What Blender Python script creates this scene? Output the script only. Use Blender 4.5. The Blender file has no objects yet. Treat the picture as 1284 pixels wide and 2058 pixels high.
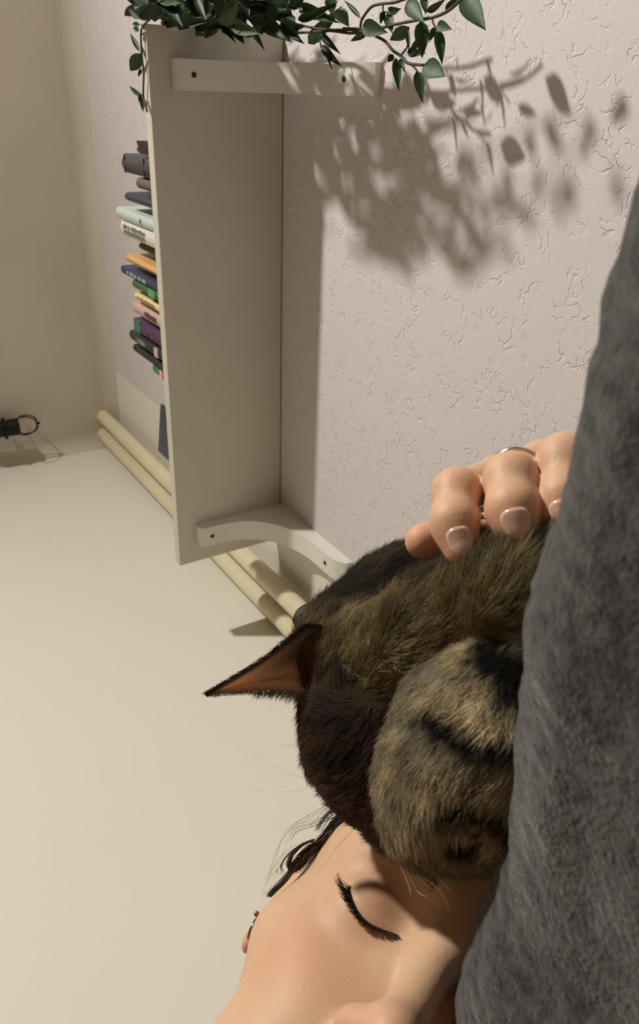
import bpy, math, random
import numpy as np
from mathutils import Vector, Matrix
random.seed(7); rng = np.random.default_rng(7)
C = bpy.context.scene.collection

# ------------------------------------------------------------------ camera
CZ = 0.5                                   # camera height over the floor
FPX = 1566.0
R = np.array([[0.03036714, 0.84606642, -0.53221184],
              [-0.88083673, -0.22902114, -0.414338],
              [-0.47244523, 0.481374, 0.73829166]])   # rows: image right, image down, view direction
cd = bpy.data.cameras.new('camera'); cam = bpy.data.objects.new('camera', cd); C.objects.link(cam)
cd.sensor_fit = 'VERTICAL'; cd.sensor_height = 36; cd.lens = 36 * FPX / 2058
cd.clip_start = 0.01
cd.dof.use_dof = True; cd.dof.focus_distance = 0.46; cd.dof.aperture_fstop = 20
M = Matrix(((R[0][0], -R[1][0], -R[2][0], 0), (R[0][1], -R[1][1], -R[2][1], 0), (R[0][2], -R[1][2], -R[2][2], CZ), (0, 0, 0, 1)))
cam.matrix_world = M
bpy.context.scene.camera = cam
O3 = np.array([0, 0, CZ])
def wpt(c): return np.asarray(c) @ R + O3                       # metres seen from the camera -> world
def cpx(x, y, d): return np.array([(x - 642) / FPX * d, (y - 1029) / FPX * d, d])
def pxw(x, y, d): return wpt(cpx(x, y, d))
def ray(x, y): return np.array([(x - 642) / FPX, (y - 1029) / FPX, 1]) @ R
def onY(x, y, Y): r = ray(x, y); return r * (Y / r[1]) + O3
def proj(P):
    c = R @ (np.asarray(P) - O3); return 642 + FPX * c[0] / c[2], 1029 + FPX * c[1] / c[2]

# ------------------------------------------------------------------ world, lamps, exposure
w = bpy.data.worlds.new('world'); bpy.context.scene.world = w; w.use_nodes = True
w.node_tree.nodes['Background'].inputs[0].default_value = (1, .93, .82, 1); w.node_tree.nodes['Background'].inputs[1].default_value = 0.15
LAMP = np.array([1.22, -0.575, 1.67 + CZ])
ld = bpy.data.lights.new('room_lamp', 'AREA'); ld.shape = 'DISK'; ld.size = 0.10; ld.energy = 56; ld.color = (1.0, .965, .88)
lo = bpy.data.objects.new('room_lamp', ld); C.objects.link(lo); lo.location = LAMP
lo.rotation_euler = Vector((.38, -.25, 1.0)).to_track_quat('Z', 'Y').to_euler()
vs = bpy.context.scene.view_settings
vs.view_transform = 'Standard'; vs.look = 'None'; vs.gamma = 1; vs.use_curve_mapping = False; vs.exposure = 0.0

# ------------------------------------------------------------------ helpers
def lin(h):
    if isinstance(h, str): h = [int(h[i:i + 2], 16) for i in (0, 2, 4)]
    return tuple((v / 255 / 12.92 if v / 255 <= .04045 else ((v / 255 + .055) / 1.055) ** 2.4) for v in h)
def mat(name, col, rough=.6, col2=None, scale=20, bump=0, bscale=60, metal=0, spec=.5, sss=0, attr=None, coat=0, trans=0):
    m = bpy.data.materials.new(name); m.use_nodes = True; n = m.node_tree.nodes; l = m.node_tree.links
    b = n['Principled BSDF']; b.inputs['Roughness'].default_value = rough; b.inputs['Metallic'].default_value = metal
    b.inputs['Specular IOR Level'].default_value = spec; b.inputs['Coat Weight'].default_value = coat
    b.inputs['Transmission Weight'].default_value = trans
    tc = n.new('ShaderNodeTexCoord')
    src = None
    if attr:
        a = n.new('ShaderNodeAttribute'); a.attribute_name = attr; src = a.outputs['Color']
    if col2 or not attr:
        nz = n.new('ShaderNodeTexNoise'); nz.inputs['Scale'].default_value = scale; nz.inputs['Detail'].default_value = 5
        l.new(tc.outputs['Object'], nz.inputs['Vector'])
        mx = n.new('ShaderNodeMix'); mx.data_type = 'RGBA'
        rp = n.new('ShaderNodeMapRange'); rp.inputs[1].default_value = .35; rp.inputs[2].default_value = .65
        l.new(nz.outputs['Fac'], rp.inputs[0]); l.new(rp.outputs[0], mx.inputs[0])
        c1 = lin(col); c2 = lin(col2) if col2 else tuple(v * .93 for v in c1)
        mx.inputs[6].default_value = (*c1, 1); mx.inputs[7].default_value = (*c2, 1)
        if not attr: src = mx.outputs[2]
    l.new(src, b.inputs['Base Color'])
    if bump:
        nb = n.new('ShaderNodeTexNoise'); nb.inputs['Scale'].default_value = bscale; nb.inputs['Detail'].default_value = 6
        l.new(tc.outputs['Object'], nb.inputs['Vector'])
        bp = n.new('ShaderNodeBump'); bp.inputs['Strength'].default_value = 1; bp.inputs['Distance'].default_value = bump
        l.new(nb.outputs['Fac'], bp.inputs['Height']); l.new(bp.outputs[0], b.inputs['Normal'])
    if sss:
        b.inputs['Subsurface Weight'].default_value = sss; b.inputs['Subsurface Radius'].default_value = (1, .35, .2)
        b.inputs['Subsurface Scale'].default_value = .006
    return m
def wloc(p):
    o = np.zeros(3)
    while p is not None: o = o + np.array(p.location); p = p.parent
    return o
def mesh(name, V, F, m=None, parent=None, smooth=False, off=None):
    """V in world coordinates; the object sits in its parent's frame (parents are unrotated empties)"""
    V = np.asarray(V, float)
    o0 = wloc(parent) if parent is not None and off is None else (np.array(off) if off is not None else np.zeros(3))
    if parent is None and off is None:
        o0 = np.array([V[:, 0].mean(), V[:, 1].mean(), V[:, 2].min()])
    me = bpy.data.meshes.new(name); me.from_pydata((V - o0).tolist(), [], [list(map(int, f)) for f in F]); me.validate()
    ob = bpy.data.objects.new(name, me); C.objects.link(ob)
    if parent is not None: ob.parent = parent
    else: ob.location = o0
    if m: me.materials.append(m)
    if smooth: me.shade_smooth()
    return ob
def tag(o, label=None, cat=None, group=None, kind=None):
    for k, v in (('label', label), ('category', cat), ('group', group), ('kind', kind)):
        if v: o[k] = v
    return o
def thing(name, loc, label, cat, group=None):
    e = bpy.data.objects.new(name, None); C.objects.link(e); e.location = loc; e.empty_display_size = .02
    return tag(e, label, cat, group)
class MB:
    def __init__(s): s.V = []; s.F = []
    def add(s, V, F):
        b = len(s.V); s.V += [tuple(map(float, v)) for v in V]; s.F += [[b + i for i in f] for f in F]
    def box(s, a, b, bev=0.0):
        x0, y0, z0 = a; x1, y1, z1 = b
        if not bev:
            s.add([(x0,y0,z0),(x1,y0,z0),(x1,y1,z0),(x0,y1,z0),(x0,y0,z1),(x1,y0,z1),(x1,y1,z1),(x0,y1,z1)],
                  [(0,3,2,1),(4,5,6,7),(0,1,5,4),(1,2,6,5),(2,3,7,6),(3,0,4,7)])
        else:
            import bmesh
            bm = bmesh.new(); bmesh.ops.create_cube(bm, size=1)
            for v in bm.verts: v.co = ((x0+x1)/2+v.co.x*(x1-x0), (y0+y1)/2+v.co.y*(y1-y0), (z0+z1)/2+v.co.z*(z1-z0))
            bmesh.ops.bevel(bm, geom=bm.edges[:], offset=bev, segments=2, affect='EDGES', profile=.5)
            bm.verts.index_update()
            s.add([v.co[:] for v in bm.verts], [[v.index for v in f.verts] for f in bm.faces]); bm.free()
    def tube(s, P, r, n=8, cap=True):
        P = [np.array(p, float) for p in P]; m = len(P)
        rr = r if hasattr(r, '__len__') else [r] * m
        T = [P[min(i+1, m-1)] - P[max(i-1, 0)] for i in range(m)]
        T = [t / (np.linalg.norm(t) + 1e-12) for t in T]
        a = np.array([0, 0, 1.]) if abs(T[0][2]) < .9 else np.array([1., 0, 0])
        V = []
        for i in range(m):
            u = np.cross(T[i], a); u /= np.linalg.norm(u) + 1e-12; v = np.cross(T[i], u); a = -v if False else a
            a = np.cross(u, T[i]); 
            for k in range(n):
                q = 2 * math.pi * k / n; V.append(P[i] + rr[i] * (math.cos(q) * u + math.sin(q) * a))
        F = [(i*n+k, i*n+(k+1) % n, (i+1)*n+(k+1) % n, (i+1)*n+k) for i in range(m-1) for k in range(n)]
        if cap: F += [tuple(range(n))[::-1], tuple(range((m-1)*n, m*n))]
        s.add(V, F)
    def lathe(s, c, ax, prof, n=20):
        """prof: (distance along axis, radius)"""
        ax = np.array(ax, float); ax /= np.linalg.norm(ax)
        u = np.cross(ax, [0, 0, 1.] if abs(ax[2]) < .9 else [1., 0, 0]); u /= np.linalg.norm(u); v = np.cross(ax, u)
        V = [np.array(c) + ax*h + r*(math.cos(2*math.pi*k/n)*u + math.sin(2*math.pi*k/n)*v) for h, r in prof for k in range(n)]
        m = len(prof)
        F = [(i*n+k, i*n+(k+1) % n, (i+1)*n+(k+1) % n, (i+1)*n+k) for i in range(m-1) for k in range(n)]
        F += [tuple(range(n))[::-1], tuple(range((m-1)*n, m*n))]
        s.add(V, F)
    def extrude(s, poly, axis, a, b):
        n = len(poly)
        def P(p, t): return {'x': (t, p[0], p[1]), 'y': (p[0], t, p[1]), 'z': (p[0], p[1], t)}[axis]
        s.add([P(p, a) for p in poly] + [P(p, b) for p in poly],
              [tuple(range(n))[::-1], tuple(range(n, 2*n))] + [(i, (i+1) % n, n+(i+1) % n, n+i) for i in range(n)])
    def build(s, name, m, parent=None, smooth=False, off=None): return mesh(name, s.V, s.F, m, parent, smooth, off)
def sm_auto(o, ang=35):
    me = o.data; me.shade_smooth()
    try: me.set_sharp_from_angle(angle=math.radians(ang))
    except Exception: pass
    return o

# signed-distance modelling: smooth unions of tapered capsules and ellipsoids, meshed by surface nets
def cap(P, a, b, ra, rb):
    a = np.asarray(a); b = np.asarray(b); ab = b - a; t = np.clip(((P - a) @ ab) / (ab @ ab), 0, 1)
    return np.linalg.norm(P - a - t[:, None] * ab, axis=1) - (ra + (rb - ra) * t)
def ell(P, c, r, B=None):
    q = P - np.asarray(c)
    if B is not None: q = q @ B                     # B columns = axes
    r = np.asarray(r); k0 = np.linalg.norm(q / r, axis=1); k1 = np.linalg.norm(q / r**2, axis=1)
    return k0 * (k0 - 1) / (k1 + 1e-9)
def smin(a, b, k): h = np.clip(.5 + .5 * (b - a) / k, 0, 1); return b * (1 - h) + a * h - k * h * (1 - h)
def smax(a, b, k): return -smin(-a, -b, k)
def nets(fn, lo, hi, h, coarse=6):
    lo = np.asarray(lo, float); hi = np.asarray(hi, float); n = (np.ceil((hi - lo) / h / coarse).astype(int)) * coarse + 1
    nc = (n - 1) // coarse
    gc = np.stack(np.meshgrid(*[np.arange(k) for k in nc], indexing='ij'), -1).reshape(-1, 3)
    ctr = lo + (gc * coarse + coarse / 2) * h
    dc = fn(ctr); act = np.abs(dc) < coarse * h * 1.15 + .002
    val = np.repeat(np.repeat(np.repeat(dc.reshape(nc), coarse, 0), coarse, 1), coarse, 2)
    D = np.empty(n, np.float32); D[:] = 1; D[:-1, :-1, :-1] = val
    need = np.zeros(n, bool)
    oc = np.stack(np.meshgrid(*[np.arange(coarse + 1)] * 3, indexing='ij'), -1).reshape(-1, 3)
    for o in oc:
        i = gc[act] * coarse + o; need[i[:, 0], i[:, 1], i[:, 2]] = True
    idx = np.argwhere(need)
    for s in range(0, len(idx), 400000):
        i = idx[s:s+400000]; D[i[:, 0], i[:, 1], i[:, 2]] = fn(lo + i * h)
    S = D < 0
    # active cells
    cs = np.zeros(tuple(n - 1), np.int8)
    for a in (0, 1):
        for b in (0, 1):
            for c in (0, 1): cs += S[a:n[0]-1+a, b:n[1]-1+b, c:n[2]-1+c]
    cell = np.argwhere((cs > 0) & (cs < 8)); cid = -np.ones(tuple(n - 1), np.int64); cid[cell[:, 0], cell[:, 1], cell[:, 2]] = np.arange(len(cell))
    acc = np.zeros((len(cell), 3)); cnt = np.zeros(len(cell))
    cor = [(a, b, c) for a in (0, 1) for b in (0, 1) for c in (0, 1)]
    for p in cor:
        for ax in range(3):
            if p[ax]: continue
            q = list(p); q[ax] = 1
            i = cell + p; j = cell + q
            d0 = D[i[:, 0], i[:, 1], i[:, 2]]; d1 = D[j[:, 0], j[:, 1], j[:, 2]]
            m = (d0 < 0) != (d1 < 0); t = d0[m] / (d0[m] - d1[m])
            pt = np.tile(np.array(p, float), (m.sum(), 1)); pt[:, ax] = t
            acc[m] += pt; cnt[m] += 1
    V = lo + (cell + acc / cnt[:, None]) * h
    F = []
    for ax in range(3):
        sl0 = [slice(None)] * 3; sl1 = [slice(None)] * 3; sl0[ax] = slice(0, -1); sl1[ax] = slice(1, None)
        a = S[tuple(sl0)]; b = S[tuple(sl1)]; e = np.argwhere(a != b)
        u, v = (ax + 1) % 3, (ax + 2) % 3
        e = e[(e[:, u] > 0) & (e[:, v] > 0) & (e[:, u] < n[u]-1) & (e[:, v] < n[v]-1)]
        du = np.zeros(3, int); du[u] = 1; dv = np.zeros(3, int); dv[v] = 1
        g = lambda k: cid[k[:, 0], k[:, 1], k[:, 2]]
        q = np.stack([g(e - du - dv), g(e - dv), g(e), g(e - du)], 1)
        ins = a[e[:, 0], e[:, 1], e[:, 2]]; q[~ins] = q[~ins][:, ::-1]
        F.append(q[(q >= 0).all(1)])
    return V, np.concatenate(F)
def grad(fn, P, e=4e-4):
    g = np.stack([fn(P + e * d) - fn(P - e * d) for d in np.eye(3)], 1); return g / (np.linalg.norm(g, axis=1)[:, None] + 1e-12)
def set_col(o, col, name='col'):
    a = o.data.color_attributes.new(name, 'FLOAT_COLOR', 'POINT')
    c = np.ones((len(o.data.vertices), 4), np.float32); c[:, :3] = col; a.data.foreach_set('color', c.ravel())
def vnoise(P, s, seed=0):
    """cheap smooth value noise, -1..1"""
    q = P * s + seed * 17.3; i = np.floor(q).astype(np.int64); f = q - i; f = f * f * (3 - 2 * f)
    def hsh(a):
        k = (a[:, 0] * 73856093) ^ (a[:, 1] * 19349663) ^ (a[:, 2] * 83492791); k = (k ^ (k >> 13)) * 1274126177; return ((k & 0xffff) / 32767.5) - 1
    r = 0
    for a in (0, 1):
        for b in (0, 1):
            for c in (0, 1):
                wgt = (f[:, 0] if a else 1-f[:, 0]) * (f[:, 1] if b else 1-f[:, 1]) * (f[:, 2] if c else 1-f[:, 2])
                r = r + wgt * hsh(i + np.array([a, b, c]))
    return r
def curves(name, P, rad, col, m, parent, kind='stuff'):
    """P (N,K,3) world, rad (N,K), col (N,3)"""
    N, K, _ = P.shape; hc = bpy.data.hair_curves.new(name); hc.add_curves([K] * N)
    o0 = np.array(parent.matrix_world.translation) if parent is not None else np.zeros(3)
    p = parent; o0 = np.zeros(3)
    while p is not None: o0 = o0 + np.array(p.location); p = p.parent
    hc.position_data.foreach_set('vector', (P - o0).astype(np.float32).ravel())
    ra = hc.attributes.get('radius') or hc.attributes.new('radius', 'FLOAT', 'POINT')
    ra.data.foreach_set('value', rad.astype(np.float32).ravel())
    ca = hc.attributes.new('col', 'FLOAT_COLOR', 'POINT'); c = np.ones((N, K, 4), np.float32); c[..., :3] = col[:, None, :]
    ca.data.foreach_set('color', c.ravel())
    hc.materials.append(m); ob = bpy.data.objects.new(name, hc); C.objects.link(ob)
    if parent is not None: ob.parent = parent
    ob['kind'] = kind
    return ob

# ------------------------------------------------------------------ the room
YW, XL, ZC, ZW = 0.625, -0.88, 2.012 + CZ, 1.977 + CZ
XR, YB = 3.1, -3.2
def plaster(name, base, two=False):
    m = bpy.data.materials.new(name); m.use_nodes = True; n = m.node_tree.nodes; l = m.node_tree.links; b = n['Principled BSDF']
    b.inputs['Roughness'].default_value = .75; b.inputs['Specular IOR Level'].default_value = .25
    tc = n.new('ShaderNodeTexCoord')
    nz = n.new('ShaderNodeTexNoise'); nz.inputs['Scale'].default_value = 3; l.new(tc.outputs['Object'], nz.inputs['Vector'])
    mx = n.new('ShaderNodeMix'); mx.data_type = 'RGBA'; l.new(nz.outputs['Fac'], mx.inputs[0])
    c = lin(base); mx.inputs[6].default_value = (*[v * 1.02 for v in c], 1); mx.inputs[7].default_value = (*[v * .97 for v in c], 1)
    out = mx.outputs[2]
    # roughcast: thin wormy grooves left by grit dragged through the plaster
    ds = n.new('ShaderNodeTexNoise'); ds.inputs['Scale'].default_value = 26; ds.inputs['Detail'].default_value = 3; l.new(tc.outputs['Object'], ds.inputs['Vector'])
    vm = n.new('ShaderNodeVectorMath'); vm.operation = 'MULTIPLY_ADD'; vm.inputs[1].default_value = (.035,) * 3
    l.new(ds.outputs['Color'], vm.inputs[0]); l.new(tc.outputs['Object'], vm.inputs[2])
    g = n.new('ShaderNodeTexNoise'); g.inputs['Scale'].default_value = 62; g.inputs['Detail'].default_value = 1.6; l.new(vm.outputs[0], g.inputs['Vector'])
    s1 = n.new('ShaderNodeMath'); s1.operation = 'SUBTRACT'; s1.inputs[1].default_value = .5; l.new(g.outputs['Fac'], s1.inputs[0])
    ab = n.new('ShaderNodeMath'); ab.operation = 'ABSOLUTE'; l.new(s1.outputs[0], ab.inputs[0])
    mr = n.new('ShaderNodeMapRange'); mr.inputs[1].default_value = 0; mr.inputs[2].default_value = .04; mr.inputs[3].default_value = 0; mr.inputs[4].default_value = 1; l.new(ab.outputs[0], mr.inputs[0])
    mk = n.new('ShaderNodeTexNoise'); mk.inputs['Scale'].default_value = 46; mk.inputs['Detail'].default_value = 3; l.new(tc.outputs['Object'], mk.inputs['Vector'])
    mkr = n.new('ShaderNodeMapRange'); mkr.inputs[1].default_value = .47; mkr.inputs[2].default_value = .60; l.new(mk.outputs['Fac'], mkr.inputs[0])
    sub = n.new('ShaderNodeMath'); sub.operation = 'SUBTRACT'; sub.inputs[0].default_value = 1; l.new(mr.outputs[0], sub.inputs[1])
    mul = n.new('ShaderNodeMath'); mul.operation = 'MULTIPLY'; l.new(sub.outputs[0], mul.inputs[0]); l.new(mkr.outputs[0], mul.inputs[1])
    fn_ = n.new('ShaderNodeTexNoise'); fn_.inputs['Scale'].default_value = 120; fn_.inputs['Detail'].default_value = 3; l.new(tc.outputs['Object'], fn_.inputs['Vector'])
    fm = n.new('ShaderNodeMath'); fm.operation = 'MULTIPLY_ADD'; fm.inputs[1].default_value = -1.0; l.new(mul.outputs[0], fm.inputs[0])
    f2 = n.new('ShaderNodeMath'); f2.operation = 'MULTIPLY'; f2.inputs[1].default_value = .5; l.new(fn_.outputs['Fac'], f2.inputs[0]); l.new(f2.outputs[0], fm.inputs[2])
    if two:   # lilac paint stops short of the corner, bare cream beyond
        sx = n.new('ShaderNodeSeparateXYZ'); l.new(tc.outputs['Object'], sx.inputs[0])
        wv = n.new('ShaderNodeTexNoise'); wv.inputs['Scale'].default_value = 15; l.new(tc.outputs['Object'], wv.inputs['Vector'])
        wa = n.new('ShaderNodeMath'); wa.operation = 'MULTIPLY_ADD'; wa.inputs[1].default_value = .01; l.new(wv.outputs['Fac'], wa.inputs[0]); l.new(sx.outputs[0], wa.inputs[2])
        gt = n.new('ShaderNodeMapRange'); gt.inputs[1].default_value = -.662; gt.inputs[2].default_value = -.656; l.new(wa.outputs[0], gt.inputs[0])
        m2 = n.new('ShaderNodeMix'); m2.data_type = 'RGBA'; l.new(gt.outputs[0], m2.inputs[0])
        m2.inputs[6].default_value = (*lin(CREAM), 1); l.new(out, m2.inputs[7]); out = m2.outputs[2]
        ml = n.new('ShaderNodeMath'); ml.operation = 'MULTIPLY'; l.new(gt.outputs[0], ml.inputs[0]); l.new(fm.outputs[0], ml.inputs[1]); hgt = ml.outputs[0]
    else: hgt = fm.outputs[0]
    l.new(out, b.inputs['Base Color'])
    bp = n.new('ShaderNodeBump'); bp.inputs['Strength'].default_value = .75 if two else .1; bp.inputs['Distance'].default_value = .0010
    l.new(hgt, bp.inputs['Height']); l.new(bp.outputs[0], b.inputs['Normal'])
    return m
CREAM = (226, 222, 210); LILAC = (211, 203, 204)
m_lilac = plaster('lilac_roughcast', LILAC, True); m_cream = plaster('cream_wall_paint', CREAM)
m_ceil = mat('ceiling_paint', (205, 199, 184), .8, scale=4)
m_floor = mat('oak_floor', (150, 112, 76), .5, (120, 86, 56), scale=6)
def slab(name, a, b, m, **k):
    q = MB(); q.box(a, b); o = q.build(name, m, off=(0, 0, 0)); tag(o, kind='structure'); return o
slab('wall_back', (XL - .1, YW, 0), (XR + .1, YW + .1, ZC), m_lilac)
slab('wall_left', (XL - .1, YB - .1, 0), (XL, YW, ZC), m_cream)
slab('wall_right', (XR, YB - .1, 0), (XR + .1, YW, ZC), m_cream)
slab('wall_front', (XL, YB - .1, 0), (XR, YB, ZC), m_cream)
slab('ceiling', (XL - .1, YB - .1, ZC), (XR + .1, YW + .1, ZC + .1), m_ceil)
slab('floor', (XL - .1, YB - .1, -.1), (XR + .1, YW + .1, 0), m_floor)
def cove(c, n=8):      # concave quarter round between wall and ceiling
    pts = [(0, 0)] + [(-c + c * math.sin(t), -c * 0 - c + c * math.cos(t)) for t in [math.pi / 2 * i / n for i in range(n + 1)]]
    return [(0, 0), (-c, 0)] + [(-c + c * math.sin(t) * 1.0, -c + c * math.cos(t)) for t in [math.pi / 2 * i / n for i in range(1, n)]] + [(0, -c)]
cp = [(0.0, 0.0)] + [(-.036 * (1 - math.sin(t)), -.036 * (1 - math.cos(t))) for t in [math.pi / 2 * i / 8 for i in range(9)]]
q = MB(); q.extrude([(YW + y, ZC + z) for y, z in cp], 'x', XL, XR); tag(sm_auto(q.build('trim_1', m_ceil)), kind='structure')
q = MB(); q.extrude([(XL - y, ZC + z) for y, z in cp], 'y', YB, YW); tag(sm_auto(q.build('trim_2', m_ceil)), kind='structure')

# heating pipes in the corner
m_pipe = mat('cream_enamel', (226, 216, 184), .32, spec=.5)
for i, (x, y, lab) in enumerate([(-.852, YW - .039, 'cream painted vertical heating pipe nearer the bare left wall'), (-.800, YW - .035, 'cream painted vertical heating pipe nearer the lilac wall')]):
    t = thing('heating_pipe', (x, y, 0), lab, 'pipe', 'heating pipes in the corner')
    q = MB(); q.lathe((x, y, 0), (0, 0, 1), [(0, .018), (ZC, .018)], 28); sm_auto(q.build('pipe_tube', m_pipe, t))

# ------------------------------------------------------------------ shelf with two brackets
XS0, XS1, YF, ZB = -.729, .071, .425, 1.0884 + CZ
m_shelf = mat('white_shelf_lacquer', (206, 202, 188), .45, scale=4); m_brk = mat('white_bracket_paint', (226, 224, 214), .42, scale=5)
m_dark = mat('dark_steel', (60, 56, 50), .4, metal=.7)
q = MB(); q.box((XS0, YF, ZB), (XS1, YW - .0018, ZB + .02), .0012)
sh = thing('wall_shelf', ((XS0 + XS1) / 2, YW, ZB), 'long white wall shelf carrying the books, seen from below', 'shelf')
q.build('shelf_board', m_shelf, sh)
def bracket(x0, x1, label):
    t = thing('shelf_bracket', ((x0 + x1) / 2, YW, ZB - .23), label, 'bracket', 'brackets under the shelf')
    L, D = .168, .232
    pts = [(0, 0), (L, 0), (L, -.012), (L - .006, -.019), (L - .045, -.021)]
    n = 16
    # concave sweep from the shelf arm into the wall arm
    cx, cz, rx, rz = L - .045, -.150, L - .045 - .024, .129
    for i in range(1, n):
        a = math.pi / 2 * i / n; pts.append((cx - rx * math.sin(a), cz + rz * math.cos(a)))
    pts += [(.024, -.150), (.0235, -.205), (.020, -.220), (.010, -D), (0, -D)]
    q = MB(); q.extrude([(YW - u, ZB + v) for u, v in pts], 'x', x0, x1)
    o = q.build('bracket_plate', m_brk, t); sm_auto(o, 40)
    xm = (x0 + x1) / 2
    for u, v, ax in ((L - .022, -.0205, (0, 0, -1)), (.0238, -.188, (0, -1, 0))):
        q = MB(); q.lathe((xm, YW - u, ZB + v + (.001 if ax[2] else 0)), ax, [(0, .0034), (.0012, .0034), (.0016, .0024)], 16)
        s = q.build('screw', mat_screw, o)
mat_screw = m_dark
bracket(-.692, -.656, 'white curved shelf bracket near the corner pipes')
bracket(-.001, .035, 'white shelf bracket half hidden under the hanging leaves')

# ------------------------------------------------------------------ books
def book(a, b, Y, depth, bot, col, label, name='book', spine=None, marks=None, pages=True, rnd=.003, rough=.5, col2=None, band=None, cat='book', group='books along the shelf'):
    """a, b: spine top corners as read in the photograph at distance Y"""
    P = onY(*a, Y); Q = onY(*b, Y); x1, x0 = max(P[0], Q[0]), min(P[0], Q[0]); zt = (P[2] + Q[2]) / 2
    x0 = min(x0, x1 - .006); zb = ZB + .02
    t = thing(name, ((x0 + x1) / 2, Y + depth / 2, zb), label, cat, group)
    m = mat(name + '_cover', col, rough, scale=60, col2=col2)
    q = MB(); th = .002
    # spine board and two covers wrapped round the page block
    ns = 5; outer = [(x0 + (x1 - x0) * i / ns, Y + rnd * (1 - math.sin(math.pi * i / ns)) - 0) for i in range(ns + 1)]
    poly = [(x0, Y + depth)] + outer + [(x1, Y + depth), (x1 - th, Y + depth)] + [(x1 - th, Y + rnd + th), (x0 + th, Y + rnd + th), (x0 + th, Y + depth)]
    q.extrude(poly, 'z', zb, zt); q.build('cover', m, t)
    if pages:
        q = MB(); q.box((x0 + th, Y + rnd + th, zb + .002), (x1 - th, Y + depth - .003, zt - .003)); q.build('page_block', m_pages, t)
    if band:
        for (f0, f1, c) in band:
            q = MB(); q.box((x0 + .0006, Y - .0004, zb + (zt - zb) * f0), (x1 - .0006, Y + .002, zb + (zt - zb) * f1)); q.build('spine_band', mat('band', c, .5), t)
    if marks:
        c, f0, f1, rows = marks; q = MB(); h = (zt - zb); wdt = (x1 - x0)
        for r in range(rows):
            xc = x0 + wdt * (r + 1) / (rows + 1); z = zb + h * f0; s = wdt * .5 / (rows + 1)
            while z < zb + h * f1:
                g = random.uniform(.0015, .004)
                if random.random() < .8: q.box((xc - s * random.uniform(.6, 1), Y - .0007, z), (xc + s * random.uniform(.6, 1), Y + .0015, z + g * .55))
                z += g
        if q.V: q.build('spine_print', mat('print', c, .5), t)
    return t
m_pages = mat('paper_edges', (222, 212, 186), .8, scale=200)
book((242.8, 308), (245.5, 346), .445, .15, 0, (72, 70, 74), 'thick charcoal grey boxed volume next to the small black object', rnd=.006, col2=(62, 60, 60), band=[(.45, .452, (95, 92, 95)), (.93, .935, (100, 96, 98))])
book((272, 357), (274, 378), .45, .13, 0, (104, 92, 92), 'short grey mauve book beside the thick charcoal volume', rnd=.004)
book((249, 386), (251, 403), .447, .14, 0, (52, 52, 66), 'dark navy book leaning on the tall pale blue one', rnd=.005)
book((231, 415), (235, 438), .444, .15, 0, (190, 200, 194), 'tall pale blue grey book, topmost of the row', marks=((130, 130, 126), .47, .5, 1))
book((241, 443), (243.6, 471), .444, .15, 0, (212, 210, 196), 'white book with faint grey print and emblem on spine', marks=((140, 140, 130), .45, .92, 2))
book((278, 485), (279.4, 503), .46, .11, 0, (58, 52, 40), 'short black brown book between white and orange books', rnd=.007)
book((251, 510.5), (253.5, 525), .447, .15, 0, (206, 160, 100), 'plain orange book in the shelf row', rnd=.004)
book((241.5, 533), (244, 549), .446, .15, 0, (50, 58, 84), 'navy blue book with a line of pale lettering', marks=((190, 195, 205), .48, .86, 1))
book((265, 562), (266, 577), .447, .13, 0, (58, 100, 64), 'dark green book below the navy blue book', band=[(.42, .58, (104, 158, 100))])
book((270, 588), (269.5, 600), .447, .13, 0, (222, 198, 150), 'cream yellow paperback with brownish lettering', marks=((170, 145, 100), .45, .9, 1))
book((267, 606), (265, 625), .447, .13, 0, (200, 166, 158), 'pale pink book with a few dark letters', marks=((110, 80, 80), .4, .7, 1))
book((269.5, 639), (268.7, 662), .446, .13, 0, (86, 56, 84), 'purple book with a teal green top', band=[(.82, 1.0, (60, 112, 90)), (.0, .3, (82, 44, 76))], marks=((130, 90, 120), .5, .78, 2))
book((259.4, 663), (260.7, 681), .444, .14, 0, (44, 44, 46), 'black book with large grey letters beside the purple book', marks=((150, 156, 152), .62, .82, 1), band=[(.34, .42, (190, 180, 165))])
book((267, 692), (267, 705), .446, .14, 0, (38, 37, 36), 'slim black book, last dark one before the pipes')
book((306, 732), (307, 748), .45, .11, 0, (60, 128, 84), 'small green and red booklet at the row end', band=[(.1, .62, (178, 72, 52)), (.62, .72, (205, 195, 170))])
# dark book leaning out towards the front edge
a, b, Y = onY(322, 905, .44), onY(327, 812, .44), .44
t = thing('book', ((a[0] + b[0]) / 2, .50, ZB + .02), 'slate blue book standing alone near the corner, cover outward', 'book', 'books along the shelf')
q = MB(); zb = ZB + .02; zt1 = a[2]; zt2 = b[2] - .0
q.extrude([(a[0], zb), (b[0], zb), (b[0], zt2), (a[0], zt1)], 'y', .436, .440); q.build('cover', mat('slate_cover', (60, 66, 76), .45), t)
q = MB(); q.extrude([(a[0] + .003, zb), (b[0] - .003, zb), (b[0] - .003, zt2 - .003), (a[0] + .003, zt1 - .003)], 'y', .440, .458); q.build('page_block', m_pages, t)
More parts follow.
